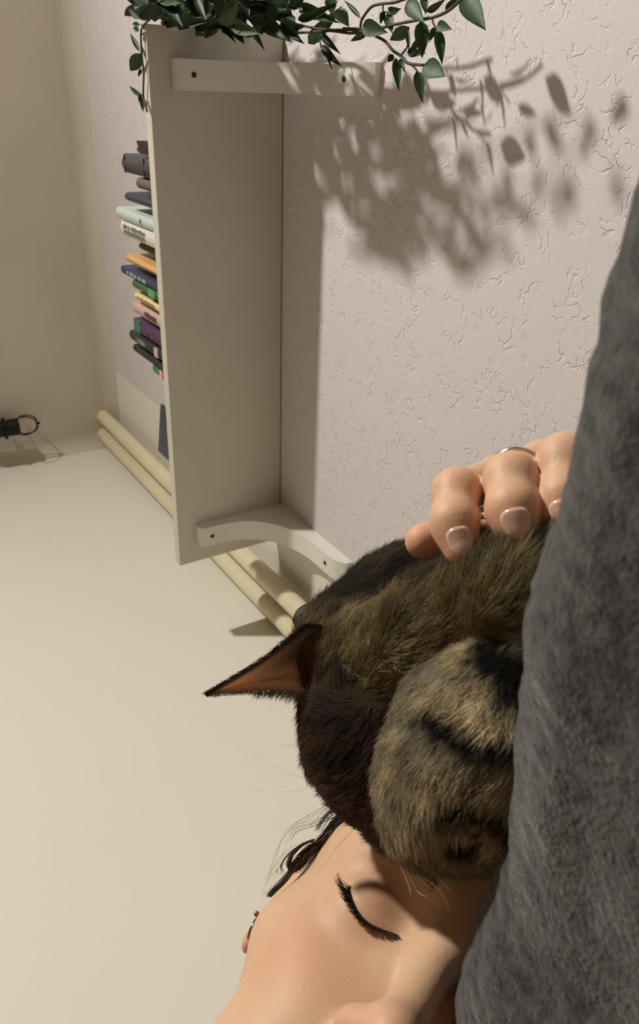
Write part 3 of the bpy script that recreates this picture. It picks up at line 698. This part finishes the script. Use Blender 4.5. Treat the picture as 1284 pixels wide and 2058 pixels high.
# strands lifted off the temple, the curl and flyaways seen against the wall
strands = []; cols = []
def strand(px, d, n=1, spread=3, r=.00014, K=14):
    for _ in range(n):
        o = rng.normal(0, spread, 2); pts_ = np.array([cpx(x + o[0] * (.3 + .7 * i / len(px)) + rng.normal(0, spread * .25), y + o[1] * (.3 + .7 * i / len(px)), d + rng.normal(0, .0015)) for i, (x, y) in enumerate(px)])
        t_ = np.linspace(0, len(pts_) - 1, K); out = []
        for u in t_:
            i = min(int(u), len(pts_) - 2); s = u - i; p0, p1, p2, p3 = pts_[max(i-1, 0)], pts_[i], pts_[i+1], pts_[min(i+2, len(pts_)-1)]
            out.append(.5*((2*p1)+(-p0+p2)*s+(2*p0-5*p1+4*p2-p3)*s*s+(-p0+3*p1-3*p2+p3)*s**3))
        strands.append((np.array(out), r)); cols.append(hcol * rng.uniform(.7, 1.5))
DH = .345
strand([(730, 1606), (690, 1640), (655, 1680), (625, 1712), (590, 1745)], DH, 170, 6, .00022)
strand([(716, 1618), (680, 1655), (640, 1695), (600, 1735), (568, 1772), (540, 1800)], DH, 70, 3.0, .0002)
strand([(630, 1688), (606, 1698), (588, 1716), (580, 1736), (584, 1745)], DH, 60, 3.0, .00016)
strand([(640, 1690), (616, 1706), (598, 1728), (584, 1748)], DH, 70, 3.5, .00016)
strand([(625, 1688), (600, 1700), (576, 1722), (566, 1740), (568, 1752)], DH, 8, 2, .00015)
strand([(720, 1608), (690, 1620), (660, 1640), (640, 1670)], DH, 26, 6, .00012)
strand([(700, 1625), (672, 1638), (640, 1652), (600, 1664), (585, 1680)], DH, 6, 5, .00010)
strand([(700, 1605), (670, 1618), (650, 1640), (632, 1660)], DH, 6, 6, .00010)
strand([(690, 1610), (640, 1630), (580, 1670), (555, 1720), (540, 1770)], DH, 5, 12, .00006)
strand([(600, 1700), (570, 1720), (545, 1760), (528, 1800)], DH, 4, 8, .00006)
strand([(560, 1745), (555, 1752), (562, 1757), (570, 1752)], DH, 2, 2, .00009)
A = np.stack([s[0] for s in strands]); N, K = A.shape[:2]
rr = np.array([s[1] for s in strands])[:, None] * (1 - .6 * np.linspace(0, 1, K))[None]
curves('loose_hair', wpt(A.reshape(-1, 3)).reshape(N, K, 3), rr, np.array(cols), m_hair, person)
# fingernails
m_nail = mat('fingernail', (226, 186, 168), .22, spec=.6, coat=.2)
for i, f in enumerate(fing[:4]):
    T = cpx(*f[3][0]); J = cpx(*f[2][0]); r = f[3][1] * mm; ax = T - J; ax /= np.linalg.norm(ax)
    vw = -T / np.linalg.norm(T) if i < 4 else np.array([-.2, -1, -.2]); up = vw - (vw @ ax) * ax; up /= np.linalg.norm(up); sd = np.cross(ax, up)
    G = [T + up * r - ax * .0012]; nr_, na = 5, 28; Fq = []
    for a in range(1, nr_ + 1):
        for b_ in range(na):
            t_ = 2 * math.pi * b_ / na; cs_, sn_ = math.cos(t_), math.sin(t_); k_ = (abs(cs_) ** 2.6 + abs(sn_) ** 2.6) ** (-1 / 2.6) * a / nr_
            G.append(T + up * r + sd * cs_ * k_ * r * .66 + ax * (sn_ * k_ * .0054 - .0002))
    G = np.array(G)
    for _ in range(3): dd = hand_sdf(G); G = G - grad(hand_sdf, G) * (dd - .0001)[:, None]
    Fq = [(0, 1 + b_, 1 + (b_ + 1) % na) for b_ in range(na)] + [(1 + a*na + b_, 1 + (a+1)*na + b_, 1 + (a+1)*na + (b_+1) % na, 1 + a*na + (b_+1) % na) for a in range(nr_ - 1) for b_ in range(na)]
    no = mesh('fingernail', wpt(G), Fq, m_nail, skin_o, True)
    sdm = no.modifiers.new('s', 'SOLIDIFY'); sdm.thickness = .0006; sdm.offset = 0
# ring on the middle finger
m_silver = mat('silver', (205, 200, 190), .16, metal=1)
a_, b_ = cpx(*fing[1][0][0]), cpx(*fing[1][1][0]); ax = (b_ - a_) / np.linalg.norm(b_ - a_); c_ = a_ + (b_ - a_) * .80
u = np.cross(ax, [0, 1., 0]); u /= np.linalg.norm(u); v = np.cross(ax, u)
ring = MB(); q_ = [c_ + (.0098) * (math.cos(t_) * u + math.sin(t_) * v) for t_ in np.linspace(0, 2 * math.pi, 41)]
ring.tube(list(wpt(np.array(q_))), .0008, 8, cap=False)
ro = ring.build('finger_ring', m_silver, smooth=True); tag(ro, 'thin plain silver ring on the middle finger', 'ring')
# ear jewellery
m_bronze = mat('brushed_bronze', (150, 128, 100), .22, metal=1)
q_ = MB(); c_ = pxw(516, 1837, .352); rb = .0013
q_.lathe(c_ - np.array([0, 0, rb]), (0, 0, 1), [(rb * (1 - math.cos(t_)), rb * math.sin(t_) + 1e-5) for t_ in np.linspace(0, math.pi, 9)], 16)
tag(q_.build('ear_stud', m_bronze, smooth=True), 'small round metal ball stud at the upper ear', 'earring')
q_ = MB(); hc_ = cpx(509, 1868, .352)
P_ = [hc_ + np.array([.0028 * math.cos(t_) * .55 + .0036 * math.sin(t_) * -.35, .0044 * math.sin(t_), .004 * math.cos(t_)]) for t_ in np.linspace(0, 2 * math.pi, 33)]
q_.tube(list(wpt(np.array(P_))), .0007, 8, cap=False)
tag(q_.build('hoop_earring', m_bronze, smooth=True), 'small metal hoop earring below the ball stud', 'earring')
# knitted top on torso and arms, all below the picture
def shirt_sdf(P):
    d = cap(P, SH_U, SH_L, .058, .058)
    d = smin(d, cap(P, fc(60, -290, -130), fc(-60, -290, -130), .092, .092), .06)
    d = smin(d, cap(P, fc(45, -640, -150), fc(-45, -300, -130), .108, .108), .06)
    d = smin(d, cap(P, SH_L, SH_L + (ELB - SH_L) * .8, .053, .044), .03)
    e2 = fc(190, -440, -60); d = smin(d, cap(P, SH_U, e2 * .9 + SH_U * .1, .053, .044), .03)
    return smax(d, -(cap(P, fc(0, -70, -98), fc(0, -180, -112), .058, .066)), .004)
V2, F2 = nets(shirt_sdf, pts.min(0) - .07, pts.max(0) + .07, .006, 5)
mesh('jumper', wpt(V2), F2, mat('dark_jumper', (58, 56, 62), .9, scale=90, bump=.0006, bscale=300), person, True)

# ------------------------------------------------------------------ the tabby cat
cp3 = lambda t: cpx(*t)
catP = [ # a, b, ra, rb (pixels of the photograph, depth, radius in metres) and coat flow in image axes
    ('head', (735, 1342, .325), (768, 1495, .306), .0290, .0272),
    ('head', (768, 1495, .306), (818, 1635, .290), .0272, .0155),
    ('head', (705, 1300, .332), (800, 1330, .322), .0190, .0280),
    ('back', (838, 1268, .375), (960, 1240, .392), .0375, .0420),
    ('back', (745, 1285, .355), (838, 1268, .375), .0265, .0375),
    ('back', (955, 1128, .362), (1070, 1130, .362), .0235, .0235),
    ('ruff', (740, 1330, .310), (880, 1265, .285), .0160, .0175),
    ('ruff', (880, 1265, .285), (1015, 1192, .264), .0175, .0160),
    ('ruff', (1015, 1192, .264), (1140, 1152, .256), .0160, .0170),
    ('leg', (1110, 1440, .268), (1070, 1430, .266), .0340, .0322),
    ('leg', (1070, 1430, .266), (975, 1505, .262), .0322, .0306),
    ('leg', (975, 1505, .262), (912, 1585, .258), .0306, .0255),
    ('leg', (905, 1600, .258), (850, 1660, .254), .0225, .0108),
    ('leg', (930, 1620, .258), (915, 1690, .250), .0205, .0096),
    ('leg', (990, 1620, .258), (990, 1675, .250), .0205, .0105),
    ('hid', (1140, 1330, .330), (1500, 1460, .400), .0420, .0560),
    ('hid', (960, 1240, .392), (1400, 1330, .400), .0420, .0560)]
flow = {'head': (-.55, .60, .1), 'back': (.85, -.45, .25), 'ruff': (.55, -.75, .1), 'leg': (-.52, .80, .10), 'hid': (.8, .3, .3)}
KS = [.016, .016, .016, .02, .02, .012, .008, .012, .012, .006, .014, .014, .010, .005, .005, .02, .03]
def cat_sdf(P):
    groups = {}
    for (g, a, b, ra, rb), k in zip(catP, KS):
        s = cap(P, cp3(a), cp3(b), ra, rb); groups[g] = s if g not in groups else smin(groups[g], s, k)
    d = smin(groups['head'], groups['back'], .016); d = smin(d, groups['ruff'], .008); d = smin(d, groups['hid'], .012)
    # muzzle, nose and brows towards the person's forehead
    mz = cpx(800, 1665, .333)
    return smin(d, groups['leg'], .0035)
pt = np.array([cp3(a) for _, a, b, _, _ in catP] + [cp3(b) for _, a, b, _, _ in catP])
Vc, Fc = nets(cat_sdf, pt.min(0) - .065, pt.max(0) + .065, .0026, 6)
Vc = Vc - grad(cat_sdf, Vc, 8e-4) * cat_sdf(Vc)[:, None] * .9
def catpx(V): return np.stack([642 + FPX * V[:, 0] / V[:, 2], 1029 + FPX * V[:, 1] / V[:, 2]], 1)
def which(V):
    D = np.stack([cap(V, cp3(a), cp3(b), ra, rb) for _, a, b, ra, rb in catP], 1); return D
legi = [i for i, c in enumerate(catP) if c[0] == 'leg']; rufi = [i for i, c in enumerate(catP) if c[0] == 'ruff']; headi = [i for i, c in enumerate(catP) if c[0] == 'head']; backi = [i for i, c in enumerate(catP) if c[0] == 'back']
CM = {'tan': (178, 162, 124), 'olive': (126, 115, 82), 'brown': (88, 64, 46), 'dark': (42, 33, 26), 'black': (16, 14, 12), 'pale': (222, 206, 168), 'grey': (132, 124, 102)}
CL = {k: np.array(lin(v)) for k, v in CM.items()}
def seg(p, a, b, w, soft=.5):
    a = np.array(a, float); b = np.array(b, float); ab = b - a; t = np.clip(((p - a) @ ab) / (ab @ ab), 0, 1); d = np.linalg.norm(p - a - t[:, None] * ab, axis=1)
    return np.clip((w - d) / (w * soft) + .5, 0, 1)
def coat(V):
    p = catpx(V); D = which(V); n1 = vnoise(V, 160, 3); n2 = vnoise(V, 420, 4); n3 = vnoise(V, 70, 8)
    dl = D[:, legi].min(1); dr = D[:, rufi].min(1); dh = D[:, headi].min(1); db = D[:, backi].min(1)
    pp = p + np.stack([n1 * 10 + n2 * 5, n3 * 10 + n2 * 5], 1)
    # head
    col = np.tile(CL['brown'] * .8, (len(V), 1)); 
    def mixc(c, a): nonlocal col; a = np.clip(a, 0, 1)[:, None]; col = col * (1 - a) + CL[c] * a if isinstance(c, str) else col * (1 - a) + c * a
    mixc('olive', .8 * seg(pp, (690, 1250), (760, 1300), 85, 1.2)); mixc('tan', .55 * seg(pp, (690, 1235), (745, 1310), 22, 1.2)); mixc('tan', .4 * seg(pp, (850, 1290), (1000, 1190), 18, 1.3)); mixc('olive', .5 * seg(pp, (840, 1300), (780, 1360), 60, 1.2))
    mixc('dark', .75 * seg(pp, (700, 1400), (720, 1530), 75, .9)); mixc('dark', .7 * seg(pp, (800, 1400), (830, 1360), 45, .8))
    for a, b, w_ in (((690, 1290), (720, 1230), 7), ((735, 1310), (760, 1240), 7), ((770, 1300), (830, 1260), 8), ((650, 1250), (700, 1210), 8), ((690, 1330), (760, 1345), 12), ((620, 1440), (700, 1460), 12), ((640, 1520), (730, 1510), 14)): mixc('black', .75 * seg(pp, a, b, w_, .8))
    isb = (db < np.minimum(dh, dr) + .002) & (dl > .004); bcol = np.tile(CL['dark'] * .9, (len(V), 1)); st = np.clip(np.sin((p[:, 0] * .35 + p[:, 1] * .95) / 13 + n1 * 1.6 + n3 * 2) * .5 + .35, 0, 1)[:, None]
    bcol = bcol * (1 - .30 * st) + CL['olive'] * .30 * st
    col[isb] = bcol[isb]; tp = np.clip((1234 - (p[:, 0] - 650) * .25 - p[:, 1] + n1 * 14) / 26 + .5, 0, 1)[:, None]
    rcol = np.tile(CL['olive'] * 1.1, (len(V), 1)); s2 = np.clip(np.sin((p[:, 0] * .9 + p[:, 1] * .5) / 16 + n1 * 1.8) * .6 + .1, 0, 1)[:, None]; rcol = rcol * (1 - .6 * s2) + CL['dark'] * .6 * s2
    isr = (dr < np.minimum(dh, db) - .0005) & (dl > .003); col[isr] = rcol[isr]; tp2 = tp * np.clip((985 - p[:, 0:1]) / 60, 0, 1); col = col * (1 - tp2) + bcol * tp2
    col2 = col.copy(); mixr = seg(pp, (1075, 1110), (1090, 1180), 16, .8); col = col * (1 - (mixr * isr)[:, None]) + CL['black'] * (mixr * isr)[:, None]
    # foreleg with its bars
    L = np.tile(CL['grey'] * .9, (len(V), 1))
    def ml(c, a): nonlocal L; a = np.clip(a, 0, 1)[:, None]; L = L * (1 - a) + CL[c] * a
    ml('tan', .9 * seg(pp, (930, 1310), (1070, 1250), 34, 1)); ml('tan', .8 * seg(pp, (880, 1420), (960, 1400), 42, 1)); ml('pale', .75 * seg(pp, (960, 1440), (1020, 1465), 26, 1))
    ml('tan', .6 * seg(pp, (800, 1480), (765, 1600), 16, 1)); ml('tan', .55 * seg(pp, (850, 1560), (1000, 1600), 42, 1.3)); ml('pale', .5 * seg(pp, (850, 1590), (862, 1600), 16, 1)); ml('tan', .6 * seg(pp, (800, 1680), (1000, 1690), 36, 1.2)); ml('pale', .35 * seg(pp, (930, 1680), (1020, 1700), 16, 1))
    ml('black', 1.0 * seg(pp, (985, 1318), (1060, 1345), 42, .6)); ml('black', 1. * seg(pp, (1025, 1385), (1060, 1405), 28, .7))
    ml('black', 1.0 * seg(pp, (862, 1448), (925, 1498), 25, .6)); ml('black', 1.0 * seg(pp, (925, 1498), (1050, 1512), 20, .5)); ml('dark', .5 * seg(pp, (810, 1510), (850, 1560), 14, 1))
    ml('dark', .6 * seg(pp, (980, 1545), (930, 1600), 14, 1)); ml('black', .95 * seg(pp, (890, 1634), (1035, 1668), 16, .6)); ml('black', 1.0 * seg(p, (912, 1698), (952, 1702), 21, .4)); ml('black', 1.0 * seg(p, (925, 1706), (948, 1700), 15, .5)); ml('dark', .5 * seg(pp, (1000, 1650), (1040, 1690), 20, 1))
    isl = dl < np.minimum(np.minimum(dr, dh), db) + .0012; col[isl] = L[isl]
    return np.clip(col * (1 + .22 * n2[:, None] + .12 * n1[:, None]), 0, 1), isl, isr, isb
bc, isl_, isr_, isb_ = coat(Vc)
cat = thing('cat', wpt(cpx(950, 1450, .34)), 'brown tabby cat curled beside the face, ear up, barred foreleg in front', 'cat')
m_fur = mat('tabby_fur', (100, 80, 50), .75, attr='col', spec=.25); m_hide = mat('tabby_skin', (80, 60, 40), .95, attr='col', spec=.1)
co = mesh('body', wpt(Vc), Fc, m_hide, cat, True); set_col(co, bc * .55)
print('cat', len(Vc))
# coat
tri = Vc[Fc]; ar = np.linalg.norm(np.cross(tri[:, 1] - tri[:, 0], tri[:, 2] - tri[:, 0]), axis=1); cen = tri.mean(1)
fp = catpx(cen); vis = (fp[:, 0] < 1180) & (fp[:, 0] > 520) ; nrmf = grad(cat_sdf, cen); facing = -(nrmf * (cen / np.linalg.norm(cen, axis=1)[:, None])).sum(1) > -.35
wgt = ar * np.where(vis & facing, 1., .06); wgt /= wgt.sum(); N = 150000
fi = rng.choice(len(Fc), N, p=wgt); a, b = rng.random(N), rng.random(N)
Pq = tri[fi]; roots = (Pq[:, 0] * (1 - a)[:, None] + Pq[:, 1] * a[:, None]) * (1 - b)[:, None] + (Pq[:, 3] * (1 - a)[:, None] + Pq[:, 2] * a[:, None]) * b[:, None]
nr = grad(cat_sdf, roots); col, isl, isr, isb = coat(roots); rp = catpx(roots)
D = which(roots); gi = D.argmin(1); fl = np.array([flow[catP[i][0]] for i in gi]); fl[isl] = flow['leg']
# softly turning flow
wob = np.stack([vnoise(roots, 45, 11), vnoise(roots, 45, 12), vnoise(roots, 45, 13)], 1) * .45; fl = fl + wob
hd = (~isl) & (~isr) & (~isb)
tw = np.clip((rp[:, 1] - 1330) / 120, 0, 1)[:, None]; up_ = np.array([.35, -.75, .1]) + wob
fl = np.where(hd[:, None], fl * tw + up_ * (1 - tw), fl)
pd = np.clip((rp[:, 1] - 1560) / 100, 0, 1)[:, None]; fl = np.where(isl[:, None], fl * (1 - pd) + (np.array([-.25, .9, 0]) + wob) * pd, fl)
fl = fl - nr * (fl * nr).sum(1)[:, None]; fl /= np.linalg.norm(fl, axis=1)[:, None] + 1e-9
cl = np.stack([vnoise(roots, 300, 21), vnoise(roots, 300, 22), vnoise(roots, 300, 23)], 1)
lift = np.where(isl, .30, np.where(isr, .34, .34)) + rng.normal(0, .10, N)
dirs = fl + nr * lift[:, None] + cl * .35 + rng.normal(0, .13, (N, 3)); dirs /= np.linalg.norm(dirs, axis=1)[:, None]
Lh = np.where(isl, .0062, np.where(isr, .0125, np.where(isb, .0095, .0088))) * rng.uniform(.6, 1.2, N)
Lh = np.where(hd & (rp[:, 1] > 1400), Lh * .85, Lh)
K = 5; s = np.linspace(0, 1, K); P = np.zeros((N, K, 3))
for k in range(K): P[:, k] = roots - nr * .0006 + dirs * (Lh * s[k])[:, None] - nr * (Lh * .22 * s[k] ** 2)[:, None]
rad = .000085 * (1 - .8 * s ** 1.5)[None] * rng.uniform(.8, 1.3, N)[:, None]
hcv = np.clip(col * rng.uniform(.6, 1.55, (N, 1)), 0, 1)
curves('fur', wpt(P.reshape(-1, 3)).reshape(N, K, 3), rad, hcv, m_fur, cat)
# near ear: open cup seen from its inner side
def earshape(name, top, bot, depth0, bulge, m, colf, nu=30, nv=22):
    """top / bot: lists of pixels from base to tip along the two rims"""
    def cr(L, t):
        t = t * (len(L) - 1); i = min(int(t), len(L) - 2); s = t - i; p0, p1, p2, p3 = [np.array(L[min(max(j, 0), len(L)-1)], float) for j in (i-1, i, i+1, i+2)]
        return .5*((2*p1)+(-p0+p2)*s+(2*p0-5*p1+4*p2-p3)*s*s+(-p0+3*p1-3*p2+p3)*s**3)
    G = []; cc = []
    for i in range(nu):
        u = i / (nu - 1); A_ = cr(top, u); B_ = cr(bot, u)
        for j in range(nv):
            v = j / (nv - 1); p = A_ * (1 - v) + B_ * v
            G.append(cpx(p[0], p[1], depth0 + bulge * math.sin(math.pi * v) ** .8 * (1 - u) ** .7 - .006 * u)); cc.append(colf(u, v))
    Fq = [(a*nv+b, (a+1)*nv+b, (a+1)*nv+b+1, a*nv+b+1) for a in range(nu-1) for b in range(nv-1)]
    o = mesh(name, wpt(np.array(G)), Fq, m, cat, True); set_col(o, np.array(cc))
    sd = o.modifiers.new('s', 'SOLIDIFY'); sd.thickness = .0011; sd.offset = 1
    return o, np.array(G).reshape(nu, nv, 3)
skin_in = np.array(lin((212, 180, 152))); drk = CL['dark']; gry = np.array(lin((130, 114, 100)))
def ecol(u, v):
    c = skin_in * 1.0
    k = min(1, max(0, (.62 - v) / .28)); kk_ = min(1, max(0, (.72 - u) / .3)); c = c * (1 - k * kk_) + gry * k * kk_
    e = max(0, 1 - min(v, 1 - v) / .07) ; e2 = max(0, (u - .86) / .14); e = min(1, max(e * (.8 if v < .5 else .35), e2)); return c * (1 - e) + drk * e
m_ear = mat('ear_skin', (190, 140, 105), .6, attr='col', sss=.0)
n_ = m_ear.node_tree.nodes; l_ = m_ear.node_tree.links; tr_ = n_.new('ShaderNodeBsdfTranslucent'); mx_ = n_.new('ShaderNodeMixShader'); mx_.inputs[0].default_value = .5
l_.new([x for x in n_ if x.type == 'ATTRIBUTE'][0].outputs['Color'], tr_.inputs[0]); l_.new(n_['Principled BSDF'].outputs[0], mx_.inputs[1]); l_.new(tr_.outputs[0], mx_.inputs[2]); l_.new(mx_.outputs[0], n_['Material Output'].inputs[0])
eo, EG = earshape('ear', [(655, 1262), (618, 1258), (585, 1280), (520, 1330), (462, 1366), (412, 1396)], [(690, 1400), (650, 1396), (600, 1392), (545, 1388), (480, 1392), (412, 1397)], .308, .015, m_ear, ecol)
# inner fold
def fcol(u, v): return np.array(lin((238, 200, 168))) * (1 - .3 * u)
earshape('ear_fold', [(672, 1345), (640, 1340), (610, 1345), (560, 1360), (520, 1368)], [(680, 1392), (640, 1372), (610, 1366), (570, 1372), (520, 1372)], .3165, .001, m_ear, fcol, 14, 8)
# far ear
G = MB()
fe = [(652, 1222), (625, 1212), (603, 1222), (592, 1240), (594, 1256), (606, 1262), (640, 1262)]
def ecol2(u, v): return CL['dark'] * 1.6
earshape('ear', [(665, 1222), (640, 1214), (618, 1216), (600, 1228), (592, 1246)], [(668, 1290), (650, 1280), (625, 1268), (603, 1264), (592, 1248)], .348, -.008, m_ear, lambda u, v: np.array(lin((74, 62, 50))), 16, 10)
# short fur on the rims and long tufts in the ear
hr = []; hd_ = []; hl = []; hcx = []
for i in range(2600):
    u = rng.random() ** .8 * .97; side = rng.random(); iu = u * 29; a_ = int(iu); f_ = iu - a_
    j = 0 if side < .45 else 21
    p = EG[a_, j] * (1 - f_) + EG[min(a_ + 1, 29), j] * f_
    al = EG[min(a_ + 1, 29), j] - EG[a_, j]; al /= np.linalg.norm(al) + 1e-9
    if j == 0: dv_ = al * 1.0 + np.array([-.1, -.32, -.2]) + rng.normal(0, .1, 3); L_ = rng.uniform(.0015, .003); c_ = CL['dark'] * rng.uniform(.7, 1.6)
    else: dv_ = al * .55 + np.array([-.05, .9, -.1]) + rng.normal(0, .22, 3); L_ = rng.uniform(.003, .0085) * (1 - .75 * u) * (1 if u < .7 else .4); c_ = (CL['grey'] if rng.random() < .6 else CL['dark']) * rng.uniform(.8, 1.5)
    hr.append(p + rng.normal(0, .0003, 3)); hd_.append(dv_ / np.linalg.norm(dv_)); hl.append(L_); hcx.append(c_)
for i in range(900):   # tufts from the cup
    a_ = rng.integers(0, 16); j = rng.integers(3, 20); p = EG[a_, j]; dv_ = np.array([-.75, .45, -.35]) + rng.normal(0, .22, 3); hr.append(p); hd_.append(dv_ / np.linalg.norm(dv_)); hl.append(rng.uniform(.003, .008) * (1 - a_ / 22)); hcx.append(np.array(lin((150, 128, 100))) * rng.uniform(.6, 1.2))
hr, hd_, hl, hcx = map(np.array, (hr, hd_, hl, hcx)); N = len(hr); P = np.stack([hr + hd_ * (hl * t_)[:, None] for t_ in np.linspace(0, 1, 4)], 1)
curves('ear_fur', wpt(P.reshape(-1, 3)).reshape(N, 4, 3), np.tile(np.array([.00007, .00006, .00004, .00001]), (N, 1)), hcx, m_fur, cat)
# back-of-ear fur on the outer side comes with the coat; whiskers
strands = []; cols = []
m_wh = mat('whisker', (225, 220, 208), .35, attr='col')
def wh(px, d0, d1, r, c):
    pts_ = np.array([cpx(x, y, d0 + (d1 - d0) * i / (len(px) - 1)) for i, (x, y) in enumerate(px)]); out = []
    for u in np.linspace(0, len(pts_) - 1, 14):
        i = min(int(u), len(pts_) - 2); s = u - i; p0, p1, p2, p3 = pts_[max(i-1, 0)], pts_[i], pts_[i+1], pts_[min(i+2, len(pts_)-1)]
        out.append(.5*((2*p1)+(-p0+p2)*s+(2*p0-5*p1+4*p2-p3)*s*s+(-p0+3*p1-3*p2+p3)*s**3))
    strands.append((np.array(out), r)); cols.append(np.array(lin(c)))
for px, r in ([(790, 1690), (815, 1745), (838, 1790), (856, 1802)], .00024), ([(805, 1700), (850, 1760), (885, 1790), (905, 1830)], .00026), ([(812, 1705), (840, 1760), (868, 1795), (884, 1822)], .0002), \
             ([(825, 1700), (860, 1745), (900, 1785), (912, 1796)], .00022), ([(785, 1690), (800, 1730), (818, 1770), (826, 1800)], .0002), ([(830, 1705), (862, 1760), (888, 1800), (908, 1838)], .0001), ([(800, 1702), (822, 1740), (846, 1775), (862, 1800)], .0001):
    wh(px, .250, .246, r, (235, 225, 210))
for px in ([(640, 1565), (600, 1560), (540, 1535), (470, 1500)], [(640, 1575), (590, 1590), (520, 1590), (455, 1575)], [(650, 1590), (610, 1610), (560, 1640), (535, 1690)], [(620, 1500), (560, 1500), (500, 1530), (470, 1560)]): wh(px, .33, .33, .00006, (190, 182, 165))
A = np.stack([s[0] for s in strands]); N, K = A.shape[:2]
curves('whiskers', wpt(A.reshape(-1, 3)).reshape(N, K, 3), np.array([s[1] for s in strands])[:, None] * (1 - .8 * np.linspace(0, 1, K))[None], np.array(cols), m_wh, cat)
